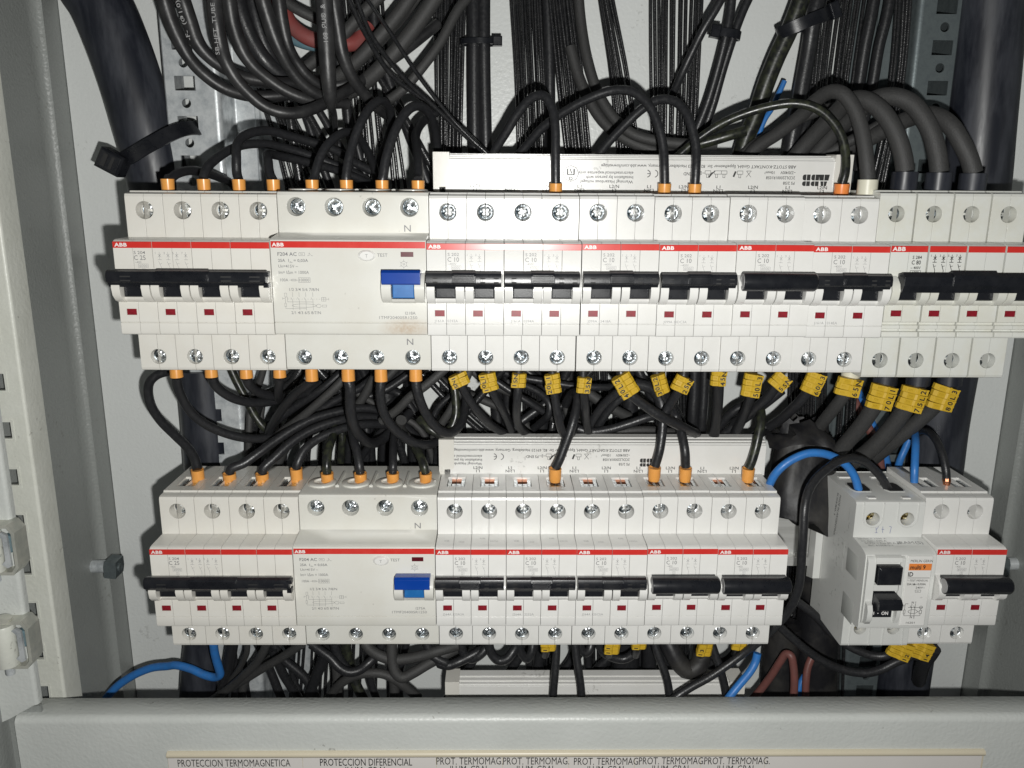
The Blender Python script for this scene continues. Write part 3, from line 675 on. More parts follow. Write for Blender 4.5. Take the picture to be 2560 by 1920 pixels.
# residual current devices with blue handle
def rcd(lab, X, Zr, Yr, code, bm='cream'):
    r = empty('residual_current_device', (X, Yr, Zr), lab, 'residual current device', 'residual current devices with blue handle')
    cells = [(17.5*k+(0.1 if k == 0 else 0), 17.5*(k+1)-(0.1 if k == 3 else 0), 17.5*k+8.6, None) for k in range(4)]
    top = [(44, 1.0), (2.4, 1.0), (0.9, 0.6), (0.0, -0.9)]
    mid = [(0, -17.9), (-12.9, -19.4), (-14.7, -19.7), (-15.9, -20.4), (-16.3, -21.4)]+MIDP[5:]
    p = housing('body', cells, bm, r, (-6.1, 4.35, 3.4), (-77.3, 3.75, 2.0), mid=mid, slots=False, top=top, zbot=-83.7)
    for k in range(4):
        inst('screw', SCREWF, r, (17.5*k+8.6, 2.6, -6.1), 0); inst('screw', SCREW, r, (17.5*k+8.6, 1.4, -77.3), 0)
        f_ = MB().lathe((17.5*k+8.75, 16.5, 0.9), (0, 0, 1), [(7.2, 0), (7.2, 0.9), (6.4, 1.3), (4.4, 1.3), (4.2, 0.2)], 28, cap=False)
        f_.build('entry_funnel', 'cream', r, sharp=40)
        if k < 3: MB().box(17.5*(k+1)-0.5, 17.5*(k+1)+0.5, 12, 32, 0.9, 2.2).box(17.5*(k+1)-0.9, 17.5*(k+1)+0.9, 11, 13, 0.9, 2.0).build('divider', 'cream', r)
    MB().prism([(-16.24, -20.9), (-16.42, -21.0), (-16.42, -23.7), (-16.3, -23.8)], 0.4, 69.6).build('red_band', 'red', r)
    g = MB().prism(CHK, 50.0, 54.4).prism(CHK, 64.9, 69.4).prism([(-16, -46.2), (-19.2, -46.4), (-18.8, -47.4), (-16.2, -48.6), (-15.8, -48.6)], 54.4, 64.9)
    g.build('lever_guard', 'cream', r, sharp=50)
    hb = MB().prism([(-17, -33.8), (-22.8, -33.0), (-24.2, -34.0), (-24.4, -38.8), (-23.6, -39.4), (-17, -38.8)], 50.6, 67.8).build('handle_bar', 'blue', r, sharp=25)
    rbox(MB(), 54.7, 64.6, -19.4, -16, -46.0, -37, 0.4).build('lever', 'lblue', r)
    tb = MB(); vs = []
    for rr, y in ((1.0, -16.2), (1.0, -16.9), (0.93, -17.3), (0.86, -17.35), (0.80, -17.1)):
        pass
    for rr, y in ((1.02, -16.2), (1.02, -16.75), (0.95, -17.0), (0.90, -16.7), (0.88, -16.7), (0.86, -17.3), (0.8, -17.5)):
        vs.append([(43.3+3.85*rr*math.cos(2*math.pi*k/28), y, -27.1+2.45*rr*math.sin(2*math.pi*k/28)) for k in range(28)])
    fl = [q for row in vs for q in row]; n = 28
    tb.add(fl, [(j*n+k, j*n+(k+1) % n, (j+1)*n+(k+1) % n, (j+1)*n+k) for j in range(len(vs)-1) for k in range(n)]+[tuple((len(vs)-1)*n+k for k in range(n))])
    o = tb.build('test_button', 'white', r, sharp=40)  # white plastic here paints in the button's glossy highlight
    t = MB(); put_text(t, 'T', 43.3, -27.9, -17.56, 1.5, align='C'); t.build('letter', 'faint_ink', o, weld=False)
    rbox(MB(), 58.5, 64.2, -16.45, -16.1, -27.6, -25.4, 0.05).build('indicator', 'redflagd', r)
    w_ = MB(); logo(w_, 0.9, -23.2, YF-0.02, 1.5, 5.4); w_.build('maker_mark', 'white_ink', r, weld=False)
    t = MB()
    put_text(t, 'F204 AC', 3.2, -27.4, YF, 1.55, 8.6, bold=0.012); put_text(t, '25A', 3.3, -30.1, YF, 1.25, 3.2, bold=0.012)
    put_text(t, 'I', 7.9, -30.1, YF, 1.25, bold=0.012); put_text(t, '∆n', 8.4, -30.6, YF, 0.8); put_text(t, '= 0,03A', 10.3, -30.1, YF, 1.25, 6.5, bold=0.012)
    rect2(t, 12.8, -27.3, 15.4, -26.0, YF, 0.13); put_text(t, '~', 13.4, -27.2, YF, 1.5); 
    for a in ((16.5, -27.3, 17.4, -27.3), (17.4, -27.3, 17.4, -26.0), (17.4, -26.0, 18.4, -27.3), (18.4, -27.3, 19.0, -27.3)): bar2(t, *a, YF, 0.13)
    put_text(t, 'Un=415V ~', 3.3, -32.7, YF, 1.3, 8.8); put_text(t, 'Im= I∆m = 1000A', 3.3, -35.5, YF, 1.4, 13.6)
    put_text(t, '100A', 3.8, -38.9, YF, 1.3, 3.6); bar2(t, 7.8, -38.3, 12.0, -38.3, YF, 0.12); rect2(t, 8.9, -38.7, 10.9, -37.9, YF, 0.12)
    rect2(t, 12.0, -39.3, 17.3, -37.2, YF, 0.13); put_text(t, '10000', 12.4, -38.9, YF, 1.3, 4.5)
    put_text(t, '1/2 3/4 5/6 7/8/N', 7.6, -43.2, YF, 1.3, 13.4); put_text(t, '2/1 4/3 6/5 8/7/N', 8.0, -53.8, YF, 1.3, 13.4)
    for x in (8.9, 11.9, 14.9, 18.1):
        for a in ((x, -43.8, x, -45.9), (x-0.8, -46.2, x, -47.5), (x, -47.5, x, -52.0)): bar2(t, *a, YF, 0.12)
    for k in range(12): bar2(t, 6.5+1.3*k, -46.9, 7.1+1.3*k, -46.9, YF, 0.1)
    rect2(t, 22.0, -47.8, 24.0, -46.1, YF, 0.13); bar2(t, 22.0, -46.9, 24.0, -46.9, YF, 0.12); bar2(t, 23.0, -47.8, 23.0, -46.1, YF, 0.12); bar2(t, 24.0, -46.9, 25.3, -46.9, YF, 0.12)
    ell2(t, 14.0, -49.9, 5.5, 0.8, YF, 0.12); rect2(t, 22.2, -50.5, 24.2, -49.6, YF, 0.12); ell2(t, 20.6, -50.0, 1.1, 0.8, YF, 0.12, 12)
    rect2(t, 5.2, -50.4, 5.9, -48.8, YF, 0.12); rect2(t, 5.4, -46.0, 6.3, -44.2, YF, 0.12)
    for a in ((5.6, -46.0, 5.6, -48.8), (5.6, -50.4, 5.6, -51.3), (5.6, -51.3, 14.9, -51.3), (6.6, -46.0, 6.6, -48.2), (6.6, -48.2, 18.1, -48.2), (4.4, -47.2, 4.4, -46.2), (4.4, -46.7, 5.4, -46.7), (25.3, -47.4, 25.3, -46.3)): bar2(t, *a, YF, 0.12)
    put_text(t, 'TEST', 47.9, -27.6, YF, 1.45, 4.7)
    for k in range(6):
        a = math.radians(30+60*k); b = math.radians(90+60*k); c_ = (59.8, -30.9)
        bar2(t, c_[0]+1.4*math.cos(a), c_[1]+1.4*math.sin(a), c_[0]+1.4*math.cos(b), c_[1]+1.4*math.sin(b), YF, 0.12); bar2(t, c_[0]+1.1*math.cos(a), c_[1]+1.1*math.sin(a), c_[0]+2.1*math.cos(a), c_[1]+2.1*math.sin(a), YF, 0.12)
    put_text(t, '25', 59.8, -31.3, YF, 0.85, align='C')
    put_text(t, code, 64.7, -53.8, YF, 1.3, 4.8, align='R'); put_text(t, '1TMF204005R1250', 65.4, -55.9, YF, 1.35, 17.4, align='R')
    t.build('printing', 'grey_ink', r, weld=False)
    t = MB(); put_text(t, 'N', 60.0, -17.2, -0.06, 3.0, 3.1, align='C'); put_text(t, 'N', 60.0, -71.0, -0.06, 3.0, 3.1, align='C'); t.build('neutral_mark', 'grey_ink', r, weld=False)
    return r
rcd('upper blue-handled residual current device printed I218A, brown stain near its lower edge', 70.2, 0.3, 0, 'I218A', 'stained')
rcd('lower blue-handled residual current device printed I275A', 70.2+R2.x, R2.z+0.2, R2.y, 'I275A')

# big four-pole C80 breaker cut by the right edge of the frame
r = empty('main_breaker', (350.7, 0.6, 0), 'large four-pole C80 breaker with plain black handle bar at the right edge', 'circuit breaker')
for k in range(4): make_pole(r, 17.72*k, 'aged', 17.72, True)
o = MB().prism([(-18.5, -33.6), (-22.8, -32.8), (-24.8, -34.4), (-25.0, -38.4), (-23.4, -41.6), (-18.5, -41.8)], 4.0, 72).build('handle_bar', 'black', r, sharp=25)
MB().prism([(-20, -32.9), (-23.2, -31.9), (-25.4, -33.6), (-25.6, -38.0), (-23.8, -40.4), (-20, -40.6)], 26, 46).build('raised_grip', 'black', o, sharp=25)
t = MB(); logo(t, 1.0, -23.4, YF-0.02, 1.7, 6.0); t.build('maker_mark', 'white_ink', r, weld=False)
t = MB(); put_text(t, 'S 284', 10.6, -27.0, YF, 1.4, 4.2, bold=0.01); put_text(t, 'C 80', 10.4, -29.5, YF, 1.8, 4.2, bold=0.012); put_text(t, '~ 400V', 10.2, -31.6, YF, 1.15, 4.6, bold=0.01)
rect2(t, 10.2, -33.9, 15.0, -32.3, YF, 0.18); put_text(t, '6000', 11.1, -33.6, YF, 1.05, 3.0, bold=0.01); symbols(t, (20.9, 24.8, 28.6, 32.3), YF, z0=-25.0, dark=0.28); t.build('printing', 'ink', r, weld=False)

# multi 9 differential switch
r = empty('differential_switch', (355.6, 0, -151.4), 'grey two-module differential switch with orange multi 9 strip and black toggle', 'differential switch')
W2 = 35.8
cells = [(0.1, 17.9, 9.4, None), (17.9, W2-0.1, 27.2, None)]
mid = [(0, -19.0), (-10, -19.6), (-13.6, -20.4), (-15.7, -21.6), (-16.3, -23.0), (-16.3, -60.2), (-15.8, -61.8), (-14, -62.2), (0, -62.2)]
p = housing('body', cells, 'mgbody', r, (-9.1, 3.6, 5.0), (-71.5, 3.3, 4.0), mid=mid, slots=False, top=[(44, 0.6), (2.0, 0.6), (0.5, 0.0), (0, -1.2)], zbot=-81.8)
for xx in (9.4, 27.2):
    inst('screw', SCREWB, r, (xx, 4.6, -9.1), 0); inst('screw', SCREWB, r, (xx, 3.6, -71.0), 0)
    c = MB()
    rim = [(xx+5.4*math.cos(math.radians(a)), -8.6+5.4*math.sin(math.radians(a))) for a in range(-180, 1, 15)]
    out = [(xx-5.4, -0.2), (xx-4.9, -0.2), (xx-4.9, -8.6)]+[(xx+4.9*math.cos(math.radians(a)), -8.6+4.9*math.sin(math.radians(a))) for a in range(-180, 1, 15)][1:-1]+[(xx+4.9, -8.6), (xx+4.9, -0.2), (xx+5.4, -0.2)]+rim[::-1]
    c.prism_y(out, -0.35, 0.1); c.build('screw_rim', 'mgbody', r)
    c = MB(); out = [(xx-5.6, -81), (xx-5.0, -81), (xx-5.0, -74)]+[(xx+5.0*math.cos(math.radians(a)), -71.5+5.0*math.sin(math.radians(a))) for a in range(200, -21, -15)]+[(xx+5.0, -74), (xx+5.0, -81), (xx+5.6, -81), (xx+5.6, -73.6)]+[(xx+5.5*math.cos(math.radians(a)), -71.5+5.5*math.sin(math.radians(a))) for a in range(-20, 201, 15)]+[(xx-5.6, -73.6)]
    c.prism_y(out, -0.3, 0.1); c.build('screw_rim', 'mgbody', r)
    # cable entry in the top face
    e = MB().prism_z([(xx-5.4, 16), (xx-4, 13), (xx+4, 13), (xx+5.4, 16), (xx+5.4, 24), (xx+4, 27), (xx-4, 27), (xx-5.4, 24)], 0.6, 0.9)
    e.build('entry_rim', 'mgbody', r); MB().prism_z([(xx-4.6, 16.4), (xx-3.5, 14), (xx+3.5, 14), (xx+4.6, 16.4), (xx+4.6, 23.6), (xx+3.5, 26), (xx-3.5, 26), (xx-4.6, 23.6)], 0.9, 1.0).build('cable_entry', 'pit_shade', r)  # flat black cap paints the shade inside the opening
    MB().box(xx-4.5, xx+4.5, 34, 36.5, 0.6, 1.4).box(xx-2, xx+2, 3, 5.5, 0.6, 1.3).build('top_tab', 'white', r)
# mould details on the left flank and the rail foot
MB().box(-0.06, 0.0, 8, 22, -25, -42).build('side_panel_line', 'mgbody', r)
for zz in (-27, -52):
    s_ = MB().add([(-0.14, -8.6, zz), (-0.14, 3.8, zz), (-0.14, 3.8, zz-11.5), (-0.14, -8.6, zz-11.5), (0.1, -9.1, zz+0.5), (0.1, 4.3, zz+0.5), (0.1, 4.3, zz-12), (0.1, -9.1, zz-12)],
                  [(0, 1, 2, 3), (0, 4, 5, 1), (1, 5, 6, 2), (2, 6, 7, 3), (3, 7, 4, 0)]); s_.build('side_recess', 'mgside', r)
t = MB(); put_text(t, 'MADE IN ARGENTINA', 0, 0, 0, 1.9, 24, frame=lambda X, Zz: (-0.08, 20-Zz+X*0.12, -3.6-X)); put_text(t, 'K0580.1', 0, 0, 0, 1.5, 13, frame=lambda X, Zz: (-0.08, 23-Zz+X*0.12, -3.6-X)); t.build('side_print', 'ink', r, weld=False)
MB().prism([(44, -18), (36, -20.4), (35, -60), (44, -63)], -4.0, 0.0).build('rail_foot', 'mgbody', r)
# raised front bezel, toggle, test button
bz = MB(); fr = [(-16, -22.0), (-17.6, -22.6), (-18.6, -24.5), (-18.6, -54.5), (-17.8, -57.5), (-16, -58.6)]
bz.prism(fr, 0.6, 4.6).prism([(y if y > -17 else -17.6, z) for y, z in fr], 17.4, 19.4)
bz.prism([(-16, -21.4), (-18.2, -22.0), (-18.8, -24.2), (-16.2, -25.4)], 4.6, 17.6)
bz.prism([(-16.2, -36.6), (-17.6, -36.8), (-17.6, -40.2), (-16.2, -40.4)], 4.6, 17.6)
bz.build('bezel', 'mgbody', r, sharp=50)
MB().prism([(-16, -44.5), (-21.6, -46), (-22.8, -49), (-22.4, -53.5), (-20.6, -56.6), (-16, -57.6)], 1.0, 3.6).prism([(-16, -44.5), (-19.0, -46), (-19.8, -49), (-19.6, -53.5), (-18.6, -56.6), (-16, -57.6)], 17.2, 19.0).build('toggle_guard', 'mgbody', r, sharp=50)
tbn = rbox(MB(), 5.4, 17.2, -21.4, -16, -35.6, -26.2, 0.9).build('test_button', 'black', r)
t = MB(); put_text(t, 'T', 11.3, -32.2, -21.46, 3.4, align='C'); t.build('letter', 'black', tbn, weld=False)
tg = MB().prism([(-16, -40.8), (-24.4, -41.4), (-26.2, -43.2), (-26.0, -46.4), (-22.0, -48.8), (-16, -49.2)], 4.8, 16.4).build('toggle', 'black', r, sharp=25)
pl = rbox(MB(), 4.6, 14.8, -19.4, -16, -53.8, -48.9, 0.2).build('position_plate', 'black', r)
t = MB(); put_text(t, 'I', 5.6, -52.2, -19.46, 1.5, bold=0.02); put_text(t, 'ON', 9.6, -52.3, -19.46, 1.7, 3.4, bold=0.02); bar2(t, 7.6, -51.5, 8.1, -51.5, -19.46, 0.4); t.build('lettering', 'white_ink', pl, weld=False)
lp = rbox(MB(), 20.9, 33.6, -16.9, -16.0, -60.0, -21.8, 0.3).build('label_plate', 'white', r)
t = MB(); put_text(t, 'MERLIN GERIN', 22.4, -24.9, -17.02, 1.35, 11.0, bold=0.006); put_text(t, 'ID', 21.9, -32.6, -17.02, 2.3, 2.6, bold=0.02); bar2(t, 21.9, -33.4, 33.0, -33.4, -17.02, 0.22)
put_text(t, '*–TEST MENSUAL', 21.9, -35.3, -17.02, 1.0, 10.6, bold=0.01); put_text(t, '25A I∆n 0,030A', 21.9, -37.3, -17.02, 1.0, 9.6, bold=0.01); put_text(t, '240V~', 26.6, -39.2, -17.02, 1.0, 4.6); rect2(t, 26.6, -41.2, 29.4, -40.0, -17.02, 0.15); put_text(t, '~', 27.3, -41.1, -17.02, 1.2)
y_ = -17.02
put_text(t, 'N 1', 25.6, -47.4, y_, 1.1, bold=0.01); put_text(t, 'N 2', 25.6, -55.6, y_, 1.1, bold=0.01); put_text(t, 'T', 21.4, -49.4, y_, 1.1)
for a in ((25.8, -47.6, 25.8, -54.4), (27.6, -47.6, 27.6, -54.4), (25.0, -48.6, 25.8, -50.2), (26.8, -48.6, 27.6, -50.2), (22.4, -47.6, 24.0, -47.6), (22.4, -47.6, 22.4, -51.0), (22.4, -53.2, 22.4, -54.2), (22.4, -54.2, 30.6, -54.2), (30.6, -54.2, 30.6, -53.0), (24.0, -49.6, 31.6, -49.6), (30.6, -49.6, 30.6, -51.2), (29.0, -52.0, 30.0, -52.0)): bar2(t, *a, y_, 0.2)
rect2(t, 22.0, -53.2, 22.8, -51.0, y_, 0.2); ell2(t, 26.7, -51.9, 2.4, 1.1, y_, 0.2, 14); rect2(t, 30.0, -53.0, 31.2, -51.2, y_, 0.2); ell2(t, 30.6, -49.6, 0.8, 0.8, y_, 0.2, 10)
put_text(t, '16201', 24.0, -58.6, y_, 1.0, 4.4); t.build('plate_print', 'ink', lp, weld=False)
om = MB().box(21.9, 33.2, -17.0, -16.8, -29.3, -25.7).build('orange_strip', 'orangelab', lp)
t = MB(); put_text(t, 'multi 9', 22.6, -28.7, -17.06, 2.2, 7.6, bold=0.02); t.build('lettering', 'ink', om, weld=False)
t = MB(); 
for s_, x, d in (('Idn/Im = 1500 A', 2, -2.6), ('Im dyn : 630 A', 2.6, -5.0), ('SCPD = Fus 80 A gG', 3.4, -7.4), ('IEC 61008-2-1', 4.2, -9.8)): put_text(t, s_, x, 0, 0, 1.5, frame=lambda X_, Zz, d=d: (X_, d+Zz, -19.0-(-(d+Zz))*0.06+0.05))
put_text(t, 'IRAM', 20.4, 0, 0, 2.6, frame=lambda X_, Zz: (X_, -7.4+Zz, -19.0+(-7.4+Zz)*0.06+0.05)); put_text(t, '(S)', 29.4, 0, 0, 2.6, frame=lambda X_, Zz: (X_, -7.4+Zz, -19.0+(-7.4+Zz)*0.06+0.05)); t.build('shelf_print', 'grey_ink', r, weld=False)
t = MB(); 
for a in ((11.4, -13.4, 12.0, -16.6), (12.8, -13.2, 11.7, -15.0), (15.0, -13.2, 15.2, -16.6), (14.4, -14.6, 15.8, -14.9), (18.2, -13.0, 19.4, -13.4), (19.4, -13.4, 19.0, -17.0), (11.2, -16.6, 12.6, -16.6)): bar2(t, *a, -0.06, 0.22)
t.build('pen_marks', 'pen', r, weld=False)

# ------------------------------------------------------------------ busbars (printed upside down)
def busbar(X0, X1, Zb, lab, endcap, origin, printing=True, rcap=False, lo=0.0):
    r = empty('busbar', (X0, 33, Zb), lab, 'busbar', 'white comb busbars')
    L = X1-X0
    pr = [(12, 0.3), (0, 0.3), (0, 17.4), (0.9, 17.7), (0.9, 18.4), (2.4, 18.5), (2.4, 18.1), (3.2, 18.1), (3.2, 19.2), (5.6, 19.4), (5.6, 18.8), (6.6, 18.8), (6.6, 19.9), (12, 20.2)]
    MB().prism(pr, 6 if endcap else 0, L).build('profile', 'white', r, sharp=25)
    if endcap:
        MB().prism_y([(0, 20.6), (8.2, 20.6), (8.2, 4.8), (7.0, 3.8), (3.0, 3.6), (3.0, 0.2), (0.8, 0.2), (0, 3)], -0.8, 13).build('end_cap', 'ivory', r)
    if rcap: MB().prism_y([(L-8, 4.4), (L-8, 20.6), (L+0.8, 20.6), (L+0.8, 0), (L-5.4, 0), (L-5.4, 3)], -0.8, 13).build('end_cap', 'ivory', r)
    n = int(L/17.5)
    for k in range(n+1):
        xc = origin+17.5*k
        if xc > L-3: break
        MB().prism([(0, 0.5), (0, -1.2), (-9, -1.4), (-9, -0.2), (-1.5, -0.1)], xc-2.8, xc+2.8).build('copper_tooth', 'copper', r)
    if printing:
        t = MB(); y = -0.08 if not False else 0
        for k in range(n+1):
            xc = lo+17.5*k
            if xc > L-1.5: break
            a, b = ('L1', 'L2/N') if (k+printing) % 2 == 0 else ('L2/N', 'L1')
            wa, wb = (2.2 if a == 'L1' else 5.4), (2.2 if b == 'L1' else 5.4)
            wa, wb = wa*.9, wb*.9
            put_text(t, a, xc, 3.75, y, 1.5, wa, align='C', bold=0.008)
            put_text(t, b, xc, 3.35, y, 1.5, wb, align='C', rot=180, bold=0.008)
        return r, t
    return r, None
LS = 1.0
def fine_print(t, xr, y, z0=0.0, cut=None, warn=True, warnx=None, x_ce=None, logo_at=None, symx=None):
    """manufacturer text, rotated half a turn; xr = the x where lines begin (their right end in the picture)"""
    put_text(t, 'ABB STOTZ-KONTAKT GmbH, Eppelheimer Str. 82, 69123 Heidelberg, Germany, www.abb.com/lowvoltage', xr, 15.2, y, 1.45, cut or 92, rot=180, bold=0.004)
    put_text(t, '~230/400V', xr, 12.4, y, 1.4, 7.6, rot=180, bold=0.004); put_text(t, '10mm²', xr-10.6, 12.4, y, 1.4, 5.0, rot=180, bold=0.004)
    put_text(t, '2CDL220001R1058', xr, 9.9, y, 1.4, 14.6, rot=180, bold=0.004); put_text(t, 'PS 2/58', xr, 7.3, y, 1.4, 5.8, rot=180, bold=0.004)
    # pictograms
    sx = xr-23.5; zc = 11.0
    for a in ((-1.3, 2), (1.3, 2)): pass
    bar2(t, sx-1.2, zc-1.6, sx+1.2, zc+1.4, y, 0.2); bar2(t, sx+1.2, zc-1.6, sx-1.2, zc+1.4, y, 0.2); bar2(t, sx-1.2, zc+1.4, sx+1.2, zc+1.4, y, 0.2)
    for ox in (-4.4, -12.4, -20.6):
        rect2(t, sx+ox-1.4, zc-0.2, sx+ox+1.4, zc+1.4, y, 0.2); rect2(t, sx+ox-0.5, zc-1.9, sx+ox+0.5, zc-0.2, y, 0.2)
    rect2(t, sx-12.4-5.0, zc-0.2, sx-11.0, zc+1.4, y, 0.2); rect2(t, sx-16.6, zc-1.9, sx-15.6, zc-0.2, y, 0.2)
    bar2(t, sx-7.6, zc-1.5, sx-6.6, zc+1.2, y, 0.9); bar2(t, sx-20.0, zc-1.8, sx-18.2, zc+0.6, y, 0.8); bar2(t, sx-18.6, zc-0.2, sx-17.0, zc+1.4, y, 0.5)
    bar2(t, sx-22.2, zc+0.3, sx-23.4, zc+0.3, y, 0.2); rect2(t, sx-24.3, zc-0.5, sx-23.8, zc+1.0, y, 0.2); bar2(t, sx-24.6, zc+0.3, sx-25.8, zc+0.3, y, 0.2)
    put_text(t, 'PS END', sx-26.2, 11.6, y, 1.5, 6.6, rot=180, bold=0.004)
    # CE
    cex = x_ce
    for (cx_, ) in ((cex,), (cex-3.8,)):
        for k in range(8):
            a, b = math.radians(-80+20*k), math.radians(-60+20*k); bar2(t, cx_+1.7*math.cos(a), 10.8+1.7*math.sin(a), cx_+1.7*math.cos(b), 10.8+1.7*math.sin(b), y, 0.4)
    bar2(t, cex-3.8+0.2, 10.8, cex-3.8+1.7, 10.8, y, 0.35)
    if warnx is not None:
        full = warn
        for i, s_ in enumerate(('Warning! Hazardous voltage!', 'Installation by person with', 'electrotechnical expertise only.') if full else ('Warning! Hazardous', 'Installation by perso', 'electrotechnical exp')):
            put_text(t, s_, warnx, 7.4+2.15*i, y, 1.4, ((26.5, 23.6, 27.8) if full else (17.6, 17.6, 17.6))[i], rot=180, bold=0.004)
    if logo_at is not None:
        x, full, ls = logo_at
        for k, ox in enumerate((0, -3.7, -7.3)):
            if k == 0 and not full: continue
            for (u0, u1, c) in ((-1.6, -0.12, 1), (0.12, 1.6, 0)):
                for (v0, v1) in ((5.3, 7.2), (7.55, 9.9)):
                    sk = 0.0
                    if k == 0:
                        h = (9.2-(v0+v1)/2)/4.0
                        w1 = 0.7+1.3*(1-h) if False else 0.8+1.2*((v1-5.2)/4.0)
                        u0_, u1_ = (-w1, -0.12) if u0 < 0 else (0.12, w1)
                        q = [(u0_, v0), (u1_, v0), (u1_, v1), (u0_, v1)]
                        if u0 < 0: q[0] = (u0_+0.35, v0)
                        else: q[1] = (u1_-0.35, v0)
                    else:
                        u0_, u1_ = u0, u1; r_ = 0.7
                        q = [(u0_, v0), (u1_, v0), (u1_, v1), (u0_, v1)]
                        if u0 < 0:
                            q = [(u0_+r_*(1-math.cos(b)), v0+r_*(1-math.sin(b))) for b in (0, .5, 1, 1.57)][::-1]+[] if False else [(u0_+r_, v0), (u0_+.2, v0+.25), (u0_, v0+r_), (u0_, v1-r_), (u0_+.2, v1-.25), (u0_+r_, v1), (u1_, v1), (u1_, v0)]
                    t.add([(x+(ox+a_)*ls, y, 5.3+(b_-5.3)*ls) for a_, b_ in q], [tuple(range(len(q)))])
b1, t = busbar(139.9, 349, 0, 'upper white comb busbar with warning symbol, glaring in the flash', True, 8.6, printing=2, rcap=True, lo=3.3)
X = lambda px: at(px, 430, 33).x-139.9
fine_print(t, X(1988), -0.08, cut=X(1988)-X(1502), warn=True, warnx=X(1583), x_ce=X(1636), logo_at=(X(2061), True, 1.22))
ell2(t, X(1427), 10.6, 3.9, 3.9, -0.08, 0.25, 8); bar2(t, X(1427)-1.6, 10.0, X(1427)+1.6, 10.0, -0.08, 0.5); bar2(t, X(1427)-1.6, 10, X(1427)-1.6, 13, -0.08, 0.7); bar2(t, X(1427)+1.6, 10, X(1427)+1.6, 13, -0.08, 0.7); bar2(t, X(1427)-.5, 13, X(1427)+.5, 10.6, -0.08, 0.5); ell2(t, X(1427), 8.2, 0.8, 0.8, -0.08, 0.4, 8)
t.build('printing', 'ink', b1, weld=False); b1.rotation_euler = (math.radians(2.2), 0, 0)
b2, t = busbar(139.6+R2.x-0.6, 318.5, R2.z, 'lower white comb busbar with an upside-down CE mark', True, 10.1, printing=2, lo=3.6)
X = lambda px: at(px, 1150, 33).x-(139.6+R2.x-0.6)
fine_print(t, X(1574), -0.08, cut=X(1574)-X(1131), warn=False, warnx=X(1205), x_ce=X(1251), logo_at=(X(1622)+4.1, False, 1.0))
t.build('printing', 'ink', b2, weld=False)
zb3 = R2.z*2+2
b3, _ = busbar(139.6+2.6, 316.5, zb3, 'third comb busbar low down, half hidden by the cover plate', True, 8.2, printing=False, rcap=True)
# ------------------------------------------------------------------ cables
def P_(s):
    out = []; z = None
    for tok in s.split():
        if tok[0].isalpha() and len(tok) == 1: z = tok; continue
        a = [float(q) for q in tok.split(',')]
        out.append(Vector(a) if z == 'W' else zp(z, *a))
    return out
def ferrule(parent, p, d, mat, L, R, name='ferrule_sleeve'):
    d = Vector(d).normalized(); rt = R
    mb = MB().lathe(p, d, [(rt*0.8, 0.9), (rt*0.98, 0.0), (rt*1.06, 0.05), (rt*1.05, 0.5), (rt, L*0.75), (rt*0.9, L), (rt*0.4, L+0.4)], 20, cap=True)
    return mb.build(name, mat, parent, sharp=35)
def cable(lab, s, r, mat='cable', name='black_cable', cat='cable', group=None, fer=None, n=12, k=6, scl=None):
    pts = P_(s) if isinstance(s, str) else s
    o = tube(pts, r, name, mat, None, n, k, scl); tag(o, lab, cat, group)
    if fer:
        fm, L, R, d = fer; ferrule(o, pts[0]-Vector(d).normalized()*(-0.0)-Vector((0, 0, 0)), d, fm, L, R)
    return o
UP, DN = (0, 0, 1), (0, 0.05, -1)
g1 = 'black cables arching out of the upper row of breakers'
# terminals of the upper row, left to right
def t1(px): return ','.join(str(round(q, 2)) for q in (at(px, 455, 16).x, 16, 6.5))
A = [
 ('black cable from the first orange sleeve of the upper row, low flat arch', 'W %s G 145,1368,18 190,1335,22 290,1310,32 400,1325,45 520,1365,60 610,1410,72 680,1500,80' % t1(419), 2.5, 4.2),
 ('black cable from the second orange sleeve, rising then running right under its neighbour', 'W %s G 402,1340,17 430,1280,20 500,1215,26 600,1150,34 720,1110,42 860,1105,50 1000,1130,58 1200,1190,66 1400,1265,72 1560,1330,78 1700,1420,82' % t1(509), 2.5, 6),
 ('black cable from the third orange sleeve with a tall squared bend to the right', 'W %s G 652,1330,17 648,1220,18 652,1120,22 700,1050,28 780,1015,34 900,1005,42 1040,1040,50 1200,1085,58 1400,1150,66 1560,1250,74 1720,1330,80' % t1(597), 2.5, 6),
 ('black cable from the tilted fourth orange sleeve, bent sharply at its top', 'W %s G 905,1330,18 893,1240,22 890,1185,30 960,1195,40 1100,1225,50 1300,1275,60 1500,1335,70 1720,1430,80' % t1(683), 2.4, 6),
 ('black cable from the fifth orange sleeve, narrow arch over the blue-handled device', 'W %s G 1238,1385,17 1270,1270,20 1320,1150,24 1400,1060,30 1490,1015,38 1580,1050,48 1660,1170,60 1710,1300,70 1730,1450,78' % t1(780), 2.4, 5),
 ('black cable from the sixth orange sleeve, tall arch', 'W %s G 1492,1360,16 1508,1240,18 1550,1080,22 1610,930,26 1680,820,32 1750,775,38 1810,810,46 1840,910,56 1820,1050,66 1760,1200,76 1720,1450,84' % t1(866), 2.5, 5),
 ('black cable from the seventh orange sleeve, tall arch next to the busbar end', 'W %s G 1772,1370,16 1795,1230,18 1845,1060,22 1910,920,27 1985,830,32 2060,815,38 2130,870,46 2170,980,56 2190,1130,66 2200,1400,76' % t1(955), 2.6, 5),
 ('black cable from the eighth orange sleeve, rising straight beside the busbar', 'W %s G 2050,1370,18 2044,1250,24 2034,1130,34 2025,1040,46 2060,960,58 2120,900,66 2230,840,74' % t1(1045), 2.6, 5),
]
for i, (lab, s, r, L) in enumerate(A):
    cable(lab, s, r*0.9, group=g1, fer=('orange', 6.5, 3.0, (0, 0, -1)))
